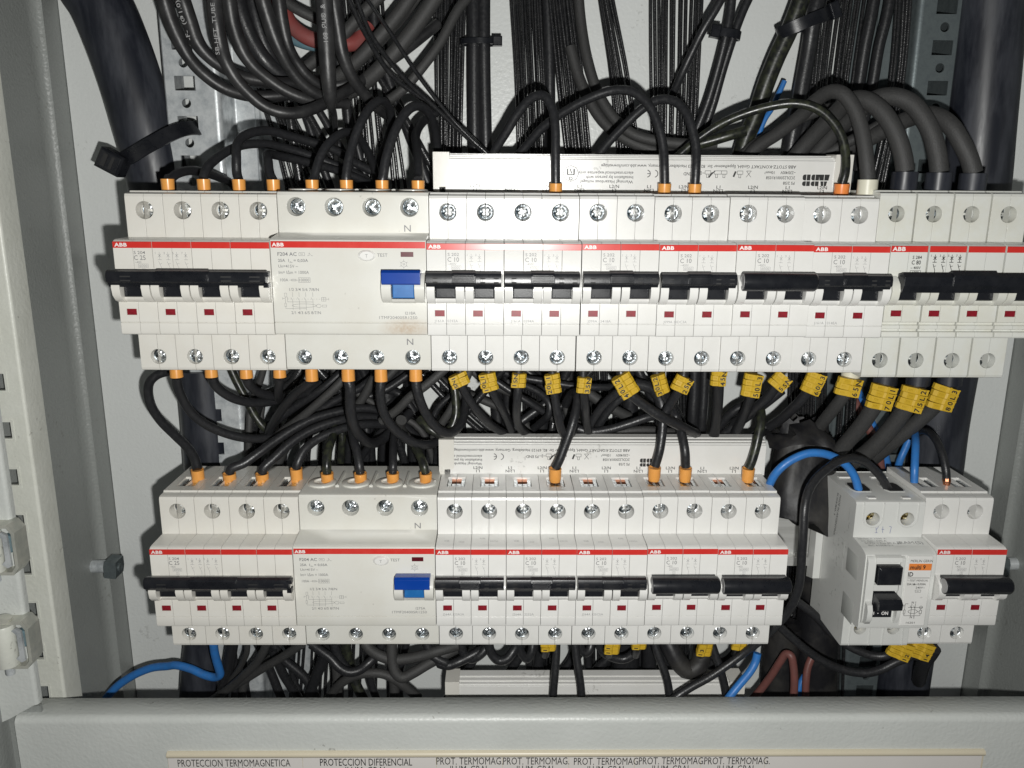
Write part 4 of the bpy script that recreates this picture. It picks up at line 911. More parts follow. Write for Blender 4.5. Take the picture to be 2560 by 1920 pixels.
B_ = [
 ('thick heat-shrink covered cable bundle farthest left at the top', 'G 80,-90,40 95,0,42 140,150,44 200,290,46 290,450,48 400,570,50 560,680,54 750,735,60 980,735,66 1220,690,74 1500,640,80', 5.0, 'shrink', (1, 1, 1, 1, .8, .78, .78, .78, .78, .78, .78)),
 ('thick sleeved cable second from left at the top with white print', 'G 200,-90,38 235,0,38 285,150,40 345,320,42 430,430,44 550,520,48 700,590,54 900,630,60 1100,640,68 1330,640,76', 4.9, 'shrink', (1, 1, 1, 1, .8, .78, .78, .78, .78)),
 ('thick sleeved cable with long white lettering whose tail makes the lowest loop', 'G 470,-90,28 478,0,28 495,180,28 525,350,30 570,480,30 650,615,32 760,735,34 870,820,36 1000,865,38 1130,865,42 1260,825,48 1400,755,56 1560,660,66 1750,520,76 1950,380,84 2200,180,92', 4.8, 'shrink', (1, 1, 1, 1, .85, .8, .8, .78, .78, .78, .78, .78, .78, .78, .78, .78)),
 ('thick sleeved cable fourth from left at the top, curving right behind the long loop', 'G 575,-90,40 590,0,40 620,180,42 685,370,44 760,490,46 880,600,50 1030,700,54 1180,760,58 1330,790,64 1500,790,72', 4.8, 'shrink', (1, 1, 1, 1, .8, .78, .78, .78, .78)),
 ('thick sleeved cable fifth from left at the top with worn grey streak', 'G 835,-90,36 850,0,36 885,120,38 935,270,40 990,400,42 1060,530,46 1150,640,50 1250,715,54 1380,770,60 1500,800,66', 4.7, 'shrink', (1, 1, 1, 1, .82, .78, .78, .78, .78)),
 ('thick sleeved cable sixth from left at the top, just left of the upright one', 'G 965,-90,44 975,0,44 1005,200,46 1045,350,48 1105,470,52 1200,590,56 1330,680,62 1460,740,70', 4.3, 'shrink', (1, 1, 1, .85, .82, .8, .8)),
 ('straight heat-shrink sleeve with white certification print, tapering to a thin wire', 'G 1315,-90,26 1322,0,26 1332,200,27 1342,400,28 1355,600,30 1368,740,33 1378,820,37 1400,880,44 1408,990,56 1412,1100,70 1416,1300,84', 5.3, 'shrink', (1, 1, 1, .98, .92, .8, .5, .36, .34, .34, .34)),
 ('black sleeved cable right of the straight sleeve, sweeping down to the right', 'G 1380,-90,36 1392,0,36 1425,200,38 1460,400,40 1520,560,44 1610,700,50 1700,800,58 1800,880,68', 4.5, 'shrink', (1, 1, 1, .92, .85, .8, .8)),
]
g2 = 'thick sleeved cables hanging in at the top left'
BO = []
for lab, s, r, mt, sc in B_: BO.append(cable(lab, s, r*0.78, mt, 'sleeved_cable', group=g2, scl=sc, n=16))
# sleeve lettering: small flat characters laid on the tubes
def tube_text(o, t, zone, x0, y0, x1, y1, Y, cap, name='lettering'):
    a, b = zp(zone, x0, y0, Y), zp(zone, x1, y1, Y); d = (b-a).normalized(); up = d.cross(Vector((0, 1, 0))).normalized()
    m_ = MB(); put_text(m_, t, 0, 0, 0, cap, (b-a).length, frame=lambda X_, Zz: tuple(a+d*X_+up*Zz)); m_.build(name, 'faint_ink', o, weld=False)
tube_text(BO[2], 'SB-HFT  TUBE', 'G', 520, 420, 478, 20, 23.4, 1.8)
tube_text(BO[1], '-F-  (Ф1.0)', 'G', 300, 305, 205, 0, 34.2, 1.8)
tube_text(BO[6], '108  ЯU®  &', 'G', 1352, 320, 1325, 30, 21.9, 2.0)
C_ = [
 ('wide dusty grey cable crossing diagonally at top, upper of three', 'G 1130,560,84 1280,440,82 1420,320,80 1600,120,78 1760,-40,78', 4.0, 'cabled'),
 ('wide dusty grey cable crossing diagonally at top, middle of three', 'G 1150,640,86 1380,610,80 1560,480,76 1740,290,74 1900,100,74 2010,-60,74', 4.6, 'cabled'),
 ('wide dusty grey cable crossing diagonally at top, lowest of three', 'G 1240,800,86 1430,740,78 1620,640,72 1830,440,68 2010,220,68 2190,-40,68', 5.0, 'cabled'),
 ('wide dusty grey cable running up to the right behind the diagonal trio', 'G 1700,350,92 1880,150,90 2060,-60,90', 4.6, 'cabled'),
 ('thick red cable curving behind the black sleeved cables', 'G 930,-60,86 1000,60,84 1070,190,82 1180,280,80 1300,320,80 1420,335,80 1560,325,84 1660,200,90', 5.0, 'redc'),
 ('dusty blue cable under the thick red one', 'G 640,-60,90 720,10,90 800,100,90 900,220,90 1060,300,88 1180,345,86 1330,370,86 1500,380,90', 3.0, 'tealc'),
 ('black and white striped cable above the thick red one', 'G 960,-40,78 1050,30,78 1150,90,78 1280,150,80 1420,200,82 1600,215,86', 3.4, 'cabled'),
 ('black cable hidden behind the sleeved bundle, upper left', 'G 640,-60,70 680,100,70 760,300,72 860,460,74 960,560,78 1100,650,84', 5.5, 'cable'),
 ('black cable hidden behind the sleeved bundle, steep one', 'G 760,-60,76 800,150,76 880,380,78 960,540,80 1000,760,84', 5.0, 'cable'),
 ('short black cable between the sleeved bundle and the upright', 'G 640,560,76 760,620,78 900,640,80 1100,660,84', 3.6, 'cable'),
 ('black cable swinging from the top down to the gap in front of thin wires', 'H 850,-60,80 760,60,76 640,280,72 530,430,70 420,560,70 320,640,72 230,690,76', 3.2, 'cabled'),
]
for lab, s, r, mt in C_:
    nm = {'redc': 'red_cable', 'tealc': 'blue_cable'}.get(mt, 'grey_cable' if mt == 'cabled' else 'black_cable'); cable(lab, s, r*0.82, mt, nm, n=14)
for i, (lab, s, r) in enumerate([
 ('thin black wire slanting to the busbar, lower of three', 'H 30,-60,62 60,0,62 170,230,62 330,480,60 550,650,58 750,800,56 960,1000,54', 1.3),
 ('thin black wire slanting to the busbar, middle of three', 'H 90,-60,58 115,20,58 210,240,58 400,490,56 600,680,54 780,850,52 960,1010,50', 1.2),
 ('thin black wire slanting to the busbar, straightest and highest of three', 'H 140,-70,52 180,0,52 330,220,52 500,480,50 700,740,48 820,870,48 960,1000,48', 1.0)]):
    cable(lab, s, r, 'thin', 'thin_wire', 'wire', n=8)

# arches rising in front of the bundles above the upper busbar
D_ = [
 ('black cable arching from the orange sleeve at the left third of the busbar', 'H 1388,1178,22 1387,1080,22 1386,950,23 1384,820,25 1366,700,28 1310,615,31 1235,630,34 1150,720,38 1070,850,42 1000,960,46 950,1060,50', 'orange', 2.55),
 ('long black cable arching from the orange sleeve at the middle of the busbar', 'H 2088,1180,22 2086,1080,22 2080,960,24 2050,820,26 1990,685,29 1890,595,33 1770,580,37 1610,630,41 1450,715,46 1300,825,52 1180,960,58 1090,1060,62', 'orange', 2.55),
 ('black cable arching from the second orange sleeve of the middle pair', 'I 97,1182,22 103,1080,22 104,960,24 84,850,26 40,730,29 -30,655,33 -130,640,37 -240,700,41 -380,830,46 -480,940,50 -560,1050,54', 'orange', 2.55),
 ('black cable with deep orange sleeve, broad arch over the busbar right end', 'I 1043,1182,22 1062,1110,22 1065,1000,24 1040,880,26 960,760,29 860,690,32 740,665,35 600,680,38 420,730,42 260,800,46 110,900,50 -20,1010,54', 'orange2', 2.5),
]
for lab, s, fm, r in D_: cable(lab, s, r*0.88, 'cableg' if fm == 'orange2' else 'cable', group=g1, fer=(fm, 6.6, 3.1 if fm == 'orange' else 3.5, DN), n=14)
# heavy cables with wide collars on the right
def heavy(lab, s, r, fm, fr, fl, mt='cabled'):
    pts = P_(s); r *= 0.88; fr *= 0.94; o = tube(pts, r, 'heavy_cable', mt, None, 18, 6); tag(o, lab, 'cable', 'heavy cables into the right end of the upper row')
    d = (pts[0]-pts[1]).normalized(); d = Vector((0, 0, -1 if pts[1].z > pts[0].z else 1))
    MB().lathe(pts[0], d, [(fr*0.84, 0.5), (fr*0.97, 0), (fr, 0.1), (fr, fl), (fr*0.8, fl)], 28).build('collar', fm, o, sharp=35)
heavy('heavy dusty cable with off-white collar, leftmost of four at the right', 'I 1210,1155,14 1200,1040,15 1185,920,17 1155,790,20 1110,680,23 1040,600,27 970,590,32 880,640,40 780,740,50 640,850,60 480,960,70 400,1060,74', 4.0, 'offwhite', 5.0, 7)
heavy('heavy dusty cable with black collar, second of four at the right', 'I 1448,1105,16 1435,1010,17 1400,890,19 1345,780,22 1270,690,26 1180,640,31 1090,650,38 1000,730,48 890,840,58 780,960,66 700,1060,70', 4.9, 'hose', 6.4, 11)
heavy('heavy dusty cable with black collar, third of four, the tallest arch', 'I 1668,1110,16 1655,1000,17 1618,860,19 1560,750,22 1480,660,26 1370,620,31 1250,640,38 1140,720,48 1010,830,60 900,960,68 820,1060,72', 5.0, 'hose', 6.4, 11)
heavy('heavy dusty cable with black collar, rightmost arch with a cut in its sheath', 'I 1888,1115,16 1860,1020,17 1805,910,19 1750,820,22 1680,760,27 1590,735,34 1480,760,44 1330,830,54 1180,910,64 1050,960,72 920,1060,76', 4.8, 'hose', 6.6, 11)

# bundles of thin wires running up the back panel
ORD = ['first', 'second', 'third', 'fourth', 'fifth', 'sixth', 'seventh', 'eighth', 'ninth', 'tenth', 'eleventh', 'twelfth', 'thirteenth', 'fourteenth']
def bundle(lab, grp, n, xt, wt, xb, wb, Y, r, y0=-90, y1=1760, mat='thin', ymid=None, seed=1, yk=6, wob=3.0, cat='wire', name='thin_wire'):
    rn = random.Random(seed); r *= 0.82; n = min(14, int(n*1.25))
    for i in range(n):
        u = (i+0.5)/n-0.5+rn.uniform(-.25, .25)/n; pts = []; dy = rn.uniform(-5, 5)
        for j in range(yk+1):
            f_ = j/yk; py = y0+(y1-y0)*f_
            c = (xt+(xb-xt)*f_) if ymid is None else None
            if ymid is not None:
                for (ya, xa, wa), (yb, xb_, wb_) in zip(ymid[:-1], ymid[1:]):
                    if py <= yb or (yb, xb_, wb_) == ymid[-1]:
                        q = (py-ya)/(yb-ya); c = xa+(xb_-xa)*q; w_ = wa+(wb_-wa)*q; break
            else: w_ = wt+(wb-wt)*f_
            pts.append(at(c+u*w_+rn.uniform(-wob, wob), py, Y+dy+rn.uniform(-1.5, 1.5)))
        tag(tube(pts, r, name, mat, None, 8, 5), ORD[i]+' '+lab, cat, grp)
ym = lambda *a: list(a)
bundle('thin wire from the left in the bundle right of the tied thick pair', 'thin wires left of the tied pair', 11, 0, 0, 0, 0, 108, 1.15, ymid=ym((-90, 1125, 90), (380, 1118, 62), (940, 1128, 60), (1760, 1150, 60)), seed=2)
bundle('thin wire from the left in the second bundle past the tied pair', 'thin wires under the first arch', 10, 0, 0, 0, 0, 108, 1.1, ymid=ym((-90, 1310, 78), (380, 1334, 74), (940, 1340, 70), (1760, 1350, 60)), seed=3)
bundle('thin wire from the left in the bundle behind the long arch top', 'thin wires in the middle bundle', 9, 0, 0, 0, 0, 106, 1.15, ymid=ym((-90, 1395, 60), (380, 1446, 62), (940, 1490, 60), (1760, 1500, 60)), seed=4)
bundle('thin wire from the left in the loose fan right of centre', 'thin wires in the loose fan', 7, 0, 0, 0, 0, 107, 1.1, ymid=ym((-90, 1500, 34), (60, 1512, 36), (380, 1590, 66), (940, 1560, 60), (1760, 1540, 60)), seed=5)
bundle('thin wire from the left in the wide curtain behind leaning cables', 'thin wires in the wide curtain', 13, 0, 0, 0, 0, 108, 1.2, ymid=ym((-90, 1695, 150), (200, 1690, 130), (380, 1680, 110), (940, 1700, 90), (1760, 1680, 80)), seed=6)
bundle('thin wire from the left before the right upright wing', 'thin wires before the right upright', 12, 0, 0, 0, 0, 100, 1.25, ymid=ym((-90, 2115, 150), (240, 2075, 130), (420, 2055, 130), (940, 2020, 90), (1760, 2000, 90)), seed=7)
bundle('thin wire from the left beside the holed right upright', 'thin wires beside the right upright', 5, 0, 0, 0, 0, 82, 1.2, ymid=ym((-90, 2268, 40), (240, 2240, 36), (460, 2190, 40), (940, 2120, 40), (1760, 2080, 60)), seed=8)
bundle('thin wire from the left dropping behind the left arches', 'thin wires behind the left arches', 8, 0, 0, 0, 0, 104, 1.15, ymid=ym((-90, 900, 100), (240, 930, 110), (470, 955, 140), (940, 900, 240), (1760, 860, 300)), seed=9)
bundle('thin wire from the left slanting behind the sleeved cables', 'thin wires behind the sleeved cables', 8, 0, 0, 0, 0, 106, 1.1, ymid=ym((-90, 560, 60), (240, 680, 70), (470, 780, 120), (940, 800, 200), (1760, 760, 260)), seed=10)
V = [
 ('thick black cable in the tied vertical pair, left one', 'H 860,-80,100 862,250,98 862,500,98 868,1000,98 880,1500,100', 5.0, 'cable'),
 ('thick black cable in the tied vertical pair, right one', 'H 925,-80,99 925,250,97 928,500,97 940,1000,97 950,1500,100', 4.6, 'cable'),
 ('thick black cable behind the first busbar arch', 'H 1330,-80,106 1345,300,105 1350,600,105 1345,1000,106 1340,1500,106', 3.9, 'cable'),
 ('dusty black cable sweeping down to the right behind the long arch', 'H 1530,-80,98 1550,150,96 1590,380,92 1660,600,88 1760,760,84 1880,860,80 2030,905,78 2212,925,76 2420,930,76', 3.7, 'cabled'),
 ('second dusty black cable sweeping right just above the busbar', 'H 1480,300,100 1530,480,98 1600,640,94 1700,790,90 1830,890,86 2000,960,84 2200,1000,82', 4.0, 'cabled'),
 ('glossy black cable leaning from the top across the loose fan', 'I 300,-80,70 240,40,70 150,190,72 80,330,76 10,480,80 -60,640,88', 2.8, 'cable'),
 ('left black cable of the small tied pair at top right of centre', 'I 335,-80,84 325,60,84 295,230,84 240,450,86 170,680,88 80,900,90 20,1060,92', 3.2, 'cable'),
 ('right black cable of the small tied pair at top right of centre', 'I 470,-80,86 400,80,86 345,230,86 275,450,88 210,680,90 130,900,92 60,1060,94', 3.0, 'cable'),
 ('thick green-specked black cable slanting down right of the pair', 'I 800,-80,76 770,20,76 700,200,78 620,370,80 545,560,82 480,760,84 420,900,85 370,1060,86', 5.0, 'cableg'),
 ('thick black cable dropping straight beside the green-specked one', 'I 900,-80,80 860,100,80 830,300,82 790,520,83 750,740,84 715,920,85 690,1100,86', 5.4, 'cable'),
 ('thick black cable low behind the broad orange-sleeved arch', 'I 860,560,88 830,720,86 790,860,84 750,1000,84 730,1100,84', 3.4, 'cable'),
 ('black cable hanging left of the upright ridge at top right', 'I 1260,-80,94 1230,100,94 1190,300,95 1155,520,96 1110,800,97 1060,1100,98', 4.2, 'cable'),
 ('black cable hanging between the two upright ridges at top right', 'I 1360,-80,92 1330,100,92 1280,300,93 1235,560,94 1180,800,96 1140,1100,97', 3.8, 'cable'),
 ('dusty cable crossing low behind the heavy arches, long diagonal', 'I 1330,780,60 1200,850,62 1050,930,64 900,1010,66', 3.6, 'cabled'),
 ('dusty cable rising from the busbar behind the broad arch', 'I 1080,690,70 950,700,70 780,760,72 620,850,74 480,930,76 400,1000,78', 3.6, 'cabled'),
 ('green-specked cable end lying left above the busbar', 'I 420,840,70 320,870,70 220,900,72 110,930,74 0,960,76', 3.0, 'cableg'),
 ('thick black cable in the depth right of the lower busbar', 'T 1640,860,100 1650,1000,100 1660,1200,100 1665,1500,100 1660,1760,100', 5.5, 'cable'),
 ('thick black cable behind the lower row, centre right', 'T 1560,860,96 1575,1000,96 1580,1200,98 1590,1500,98 1596,1760,100', 6.0, 'cable'),
 ('thick black cable dropping behind the lower row, centre', 'T 1235,860,100 1250,1100,100 1300,1400,100 1340,1760,100', 5.0, 'cable'),
]
for lab, s, r, mt in V: cable(lab, s, r*(0.8 if mt != 'cableg' else 0.95), mt, 'black_cable' if mt != 'cabled' else 'grey_cable', n=14)
o = cable('blue wire glimpsed behind the green-specked cable', 'I 672,520,96 650,570,96 625,620,96 590,700,96 550,760,96 520,830,96 500,900,96', 1.5, 'bluec', 'blue_cable')

# cable ties
def tie(lab, z, x, y, Y, wd, h, dep, ang=0, headside=1):
    c = zp(z, x, y, Y); r = empty('cable_tie', c, lab, 'cable tie', 'black cable ties on the bundles'); r.rotation_euler = (0, math.radians(ang), 0)
    pts = [Vector((wd*math.cos(a), dep*math.sin(a), 0)) for a in [2*math.pi*k/20 for k in range(21)]]
    m_ = MB(); sweep(m_, pts, [(0.55, h), (0.55, -h), (-0.55, -h), (-0.55, h)], up=(1, 0, 0)); m_.build('strap', 'black', r, sharp=30)
    rbox(MB(), headside*wd-2.6, headside*wd+2.6, -dep*0.6-2.4, -dep*0.6+2.4, -h-1.0, h+1.0, 0.5).build('tie_head', 'black', r)
tie('black cable tie round the vertical pair of thick cables', 'H', 895, 272, 97, 10.2, 1.5, 6.5)
tie('black cable tie round the small pair right of centre', 'I', 300, 222, 84, 7.2, 2.2, 5.2, ang=8, headside=-1)
tie('big black cable tie high on the green-specked bundle', 'I', 800, 150, 78, 14.5, 3.2, 9.0, ang=-22)

# hoses
def hose(lab, s, r, mt='hose'):
    return cable(lab, s, r, mt, 'rubber_hose', 'hose', n=36, k=8)
hose('thick scuffed black hose slanting down at the upper left', 'Q 560,-120,92 660,40,92 770,300,92 860,560,92 930,800,92 985,1000,93 1020,1150,94 1060,1400,96 1110,1800,98 1150,2100,98', 16.6)
hose('thick scuffed black hose descending at the right behind the heavy cables', 'T 2482,-60,88 2474,60,88 2464,185,88 2452,330,88 2442,460,89 2420,640,90 2380,850,92 2345,1050,93 2330,1174,94 2300,1400,95 2262,1640,96 2240,1800,96', 17.5)
hose('narrower black hose behind the big one at the right', 'T 2420,-60,106 2410,200,106 2398,460,106 2330,800,106 2270,1100,106 2230,1400,106 2190,1800,106', 9)
hose('dark hose low on the left below the lower four-pole breaker', 'T 505,920,96 520,1100,96 530,1400,96 520,1600,96 512,1680,96 505,1800,96', 15)
# big tie on the left hose
r = empty('cable_tie', at(300, 400, 70), 'big black cable tie with square head around the left hose', 'cable tie')
b = at(300, 400, 70); loc = lambda v: v-b
pts = [loc(zp('Q', *q)) for q in ((780, 1040, 74), (850, 1010, 71), (930, 960, 70), (1020, 910, 70), (1110, 865, 72), (1190, 835, 77), (1270, 830, 84), (1310, 850, 92))]
m_ = MB(); sweep(m_, smooth(pts, 5), [(0.7, 3.9), (0.7, -3.9), (-0.7, -3.9), (-0.7, 3.9)], up=(0, -1, 0)); m_.build('strap', 'black', r, sharp=30)
hd = empty_part = bpy.data.objects.new('tie_head', None)
bpy.data.objects.remove(hd)
m_ = MB(); rbox(m_, -6.6, 6.6, -6, 5, -5.6, 5.6, 1.2); h_ = m_.build('tie_head', 'black', r, sharp=20); h_.location = (loc(zp('Q', 735, 1050, 71)))*S; h_.rotation_euler = (0, math.radians(28), 0)
MB().box(-3.6, -1.2, -6.3, -5.9, -3.4, 3.4).box(1.0, 2.6, -6.3, -5.9, -3.4, 3.4).build('slot', 'pit_shade', h_)  # dark patches draw the shade in the tie head's openings

# ------------------------------------------------------------------ between the rows
g3 = 'black cables with orange sleeves below the upper row'
E_ = [
 ('black cable looping left from behind and down to the first lower orange sleeve', None, None, 2.6, None),
]
RS = 0.92
def gap(lab, s, r=2.5, mt='cable', fer=None, group=None, n=12, name='black_cable'): return cable(lab, s, r*RS, mt, name, group=group, fer=fer, n=n)
gap('black cable looping out at the left and down into the first lower terminal', 'J 479,812,24 462,740,27 420,670,30 330,580,34 230,480,38 165,380,42 140,280,46 150,210,50 200,160,54 290,130,60 400,90,70', 2.7, fer=('orange', 9, 3.2, DN), group=g3)
gap('black cable from the second lower orange sleeve sweeping up to the right', 'J 700,838,24 716,805,24 800,770,26 900,700,30 1010,620,36 1130,540,42 1260,470,48 1400,425,54 1550,395,60 1700,395,66 1850,440,72', 2.7, fer=('orange', 9, 3.3, DN), group=g3)
gap('black cable from the third lower orange sleeve sweeping up to the right', 'J 926,838,24 940,800,24 1010,735,27 1100,650,32 1210,570,38 1340,510,44 1480,470,50 1620,450,58 1780,470,66 1900,520,72', 2.7, fer=('orange', 9, 3.3, DN), group=g3)
gap('black cable from the fourth lower orange sleeve sweeping up to the right', 'J 1162,804,24 1172,770,24 1210,690,27 1290,615,32 1400,560,37 1520,520,43 1660,500,50 1800,510,60 1900,560,70', 2.6, fer=('orange', 9, 3.1, DN), group=g3)
gap('specked black cable standing in the fifth lower terminal', 'J 1376,836,20 1374,790,20 1380,700,24 1405,610,32 1430,540,44 1440,450,58', 2.6, 'cableg', fer=('orange', 6, 3.2, DN), group=g3)
gap('black cable standing in the sixth lower terminal', 'J 1606,836,20 1600,790,20 1585,700,24 1560,610,30 1545,520,40 1540,420,56', 2.6, fer=('orange', 6, 3.2, DN), group=g3)
gap('black cable standing in the seventh lower terminal', 'J 1830,834,20 1832,790,20 1832,700,26 1836,620,34 1850,520,46 1870,420,60', 2.4, fer=('orange', 6, 3.2, DN), group=g3)
gap('specked black cable leaning into the eighth lower terminal', 'J 2058,836,20 2048,790,20 2015,710,26 1970,640,34 1920,580,46 1880,500,60', 2.5, 'cableg', fer=('orange', 6, 3.2, DN), group=g3)
def fe(L=6): return ('orange', L+1, 3.05, UP)
gap('black cable from the first sleeve under the upper row, long sweep to the right', 'J 337,174,16 342,230,18 370,310,21 430,410,25 520,490,29 640,550,34 780,590,40 900,600,46 1020,585,54 1140,540,64', 2.6, fer=fe(), group=g3)
gap('black cable from the second sleeve under the upper row, shallow sag', 'J 578,172,16 596,220,18 650,275,22 740,325,28 860,350,36 980,345,44 1100,310,54 1240,240,66', 2.6, fer=fe(), group=g3)
gap('black cable from the third sleeve under the upper row, curling right', 'J 820,178,16 832,215,18 880,265,24 970,300,32 1080,315,42 1210,290,54 1330,220,66', 2.6, fer=fe(), group=g3)
gap('black cable dropping from the fourth sleeve under the upper row', 'J 1050,174,16 1044,230,20 1040,290,28 1060,340,42 1120,360,60', 2.6, fer=fe(), group=g3)
gap('black cable from the fifth sleeve running down to the left', 'J 1272,197,16 1240,225,18 1160,285,24 1090,360,30 1030,450,38 985,530,48 960,620,60', 2.6, fer=fe(10), group=g3)
gap('black cable from the sixth sleeve with a tight bend at its bottom', 'J 1524,197,14 1536,250,14 1536,340,16 1542,430,18 1572,530,22 1625,600,28 1680,630,36 1750,610,46 1850,520,58 1950,420,70', 3.0, fer=('orange', 11, 3.2, UP), group=g3)
gap('black cable from the seventh sleeve hanging in a wide loop', 'J 1750,200,14 1744,260,14 1748,340,16 1772,430,18 1830,520,21 1910,590,25 2000,635,30 2080,640,36 2150,610,44 2260,520,56', 2.7, fer=('orange', 11, 3.1, UP), group=g3)
gap('black cable from the eighth sleeve curving right onto the busbar end cap', 'J 1990,197,14 1996,250,14 2018,330,15 2056,420,17 2110,500,20 2170,550,23 2230,560,27 2290,510,34 2330,400,44 2340,250,52', 2.7, fer=('orange', 11, 3.1, UP), group=g3)
ge = 'loose black cables crossing in the gap between the rows'
X_ = [
 ('speckled cable slanting from the upper left of the gap to its middle', 'J 700,90,62 760,220,62 820,330,62 870,430,62 930,510,62 1000,570,64', 2.5, 'cableg'),
 ('dusty grey cable rising from lower left to the sixth sleeve', 'J 960,640,56 1080,540,52 1200,450,48 1330,340,46 1440,240,46 1540,130,48', 2.6, 'cabled'),
 ('second dusty cable rising just above its grey neighbour', 'J 930,560,64 1060,450,60 1200,350,58 1350,250,56 1500,120,58', 2.5, 'cable'),
 ('dusty cable rising from the gap centre to the busbar corner', 'J 1750,480,46 1860,400,44 1950,310,42 2060,230,42 2200,110,44', 2.7, 'cabled'),
 ('black cable crossing left behind the sixth and seventh sleeves', 'J 1160,480,72 1340,390,70 1480,310,70 1600,250,70 1740,140,70', 2.6, 'cable'),
 ('black cable crossing high behind the seventh sleeve', 'J 1300,420,76 1500,370,76 1640,320,76 1800,250,78 2000,110,80', 2.6, 'cable'),
 ('broad black cable mass lying across behind the second sweep', 'J 1100,620,78 1260,520,76 1440,450,76 1640,430,78 1840,470,80 2000,600,84', 3.6, 'cable'),
 ('black cable falling behind the fifth lower terminal', 'J 1480,520,66 1480,620,66 1470,740,70 1460,860,76', 2.4, 'cableg'),
 ('black cable falling left of the sixth lower terminal', 'J 1545,520,70 1530,640,72 1520,760,76 1510,880,80', 2.4, 'cable'),
 ('black cable leaning down right from the gap centre', 'J 1830,480,60 1740,560,64 1660,660,70 1590,760,76 1540,860,82', 2.2, 'cable'),
 ('broken dusty cable end with torn sheath in the gap', 'J 1890,470,36 1880,500,40 1900,560,48 1960,620,58', 3.2, 'cabled'),
 ('black cable crossing under the first numbered marker', 'K 250,60,46 230,130,44 180,240,42 120,360,42 60,450,44 10,540,48', 2.5, 'cabled'),
 ('black cable hanging in a tight loop above the busbar end cap', 'K 135,90,44 140,200,42 150,300,40 150,400,38 110,490,36 50,515,34 -20,480,34 -80,420,38', 2.6, 'cableg'),
 ('thin black cable crossing the gap from upper left, first', 'K -60,140,80 60,270,80 180,390,80 330,520,80', 1.9, 'thin'),
 ('thin black cable crossing the gap from upper left, second', 'K -40,90,82 100,230,82 240,380,82 400,520,82', 1.9, 'thin'),
 ('printed black cable running from the second marker to the right', 'K 220,60,66 340,140,64 470,230,62 600,310,62 720,390,64', 2.3, 'cable'),
 ('printed black cable passing level behind the fourth marker', 'K 380,110,70 560,160,66 740,190,64 900,215,64 1080,222,66 1200,215,70', 2.4, 'cable'),
 ('black cable looping down beside the fourth marker', 'K 560,200,58 680,260,54 740,330,50 735,390,50 700,430,56 640,480,64', 2.3, 'cable'),
 ('dusty thick cable from behind the fifth marker to the right', 'K 960,240,74 1040,300,72 1140,360,72 1240,410,74', 3.4, 'cabled'),
 ('black cable rising to the sixth marker from the lower left', 'K 960,530,52 1010,430,48 1080,330,44 1160,260,40 1220,220,38', 2.6, 'cable'),
 ('second black cable rising to the sixth marker from the lower left', 'K 1020,520,56 1080,410,52 1150,320,48 1230,260,46', 2.5, 'cable'),
 ('black cable sagging low along the top of the busbar', 'K 860,460,50 980,500,48 1100,490,48 1240,450,48 1360,410,48 1450,400,50', 2.7, 'cable'),
 ('second black cable lying flat along the top of the busbar', 'K 1080,530,64 1200,500,62 1340,490,62 1480,500,64 1600,520,68', 2.6, 'cabled'),
 ('broad black cable curling over under the thirty marker', 'K 1280,200,50 1380,230,46 1430,290,42 1450,370,40 1440,450,44', 3.6, 'cable'),
 ('black cable with white print hanging behind the twenty-five marker', 'K 1650,60,76 1650,250,76 1640,400,76 1640,560,78', 3.6, 'cable'),
 ('second cable with white print right behind the twenty-five marker', 'K 1715,60,78 1710,250,78 1700,400,78 1690,560,80', 3.0, 'cable'),
 ('black cable from the gap rising to the fifty marker', 'K 1760,540,66 1820,450,62 1900,370,58 1990,320,56 2060,260,56', 2.8, 'cable'),
 ('black cable from the gap rising to the fifty-five marker', 'K 1780,570,58 1880,480,54 1990,400,50 2100,320,46 2200,240,42', 2.8, 'cable'),
 ('black cable low in the gap from the sixty marker', 'K 1980,560,52 2090,480,50 2200,410,46 2300,330,42', 2.4, 'cable'),
 ('black cable crossing behind the fifteen marker, flat', 'K 480,60,86 600,120,84 700,220,84 760,330,86 800,520,88', 2.6, 'cable'),
 ('thick cable deep behind the fifteen marker', 'K 470,60,92 480,250,92 470,420,94 460,560,96', 3.6, 'cable'),
 ('thick cable deep behind the thirty-five marker', 'K 870,60,90 850,250,90 830,420,92 800,560,94', 5.0, 'cable'),
 ('thick cable deep behind the twenty marker', 'K 690,60,96 700,300,96 690,560,98', 4.6, 'cable'),
 ('thick cable deep behind the eighth sleeve', 'J 1950,90,96 1980,300,96 1990,500,96 2000,860,98', 6.0, 'cable'),
 ('thick cable deep behind the seventh sleeve', 'J 1760,90,98 1790,300,98 1800,500,98 1790,860,100', 6.5, 'cable'),
 ('thick cable deep behind the sixth sleeve', 'J 1620,90,98 1640,300,98 1650,500,98 1670,860,100', 5.0, 'cable'),
]
for lab, s, r, mt in X_: gap(lab, s, r, mt, group=ge, name='grey_cable' if mt == 'cabled' else 'black_cable')

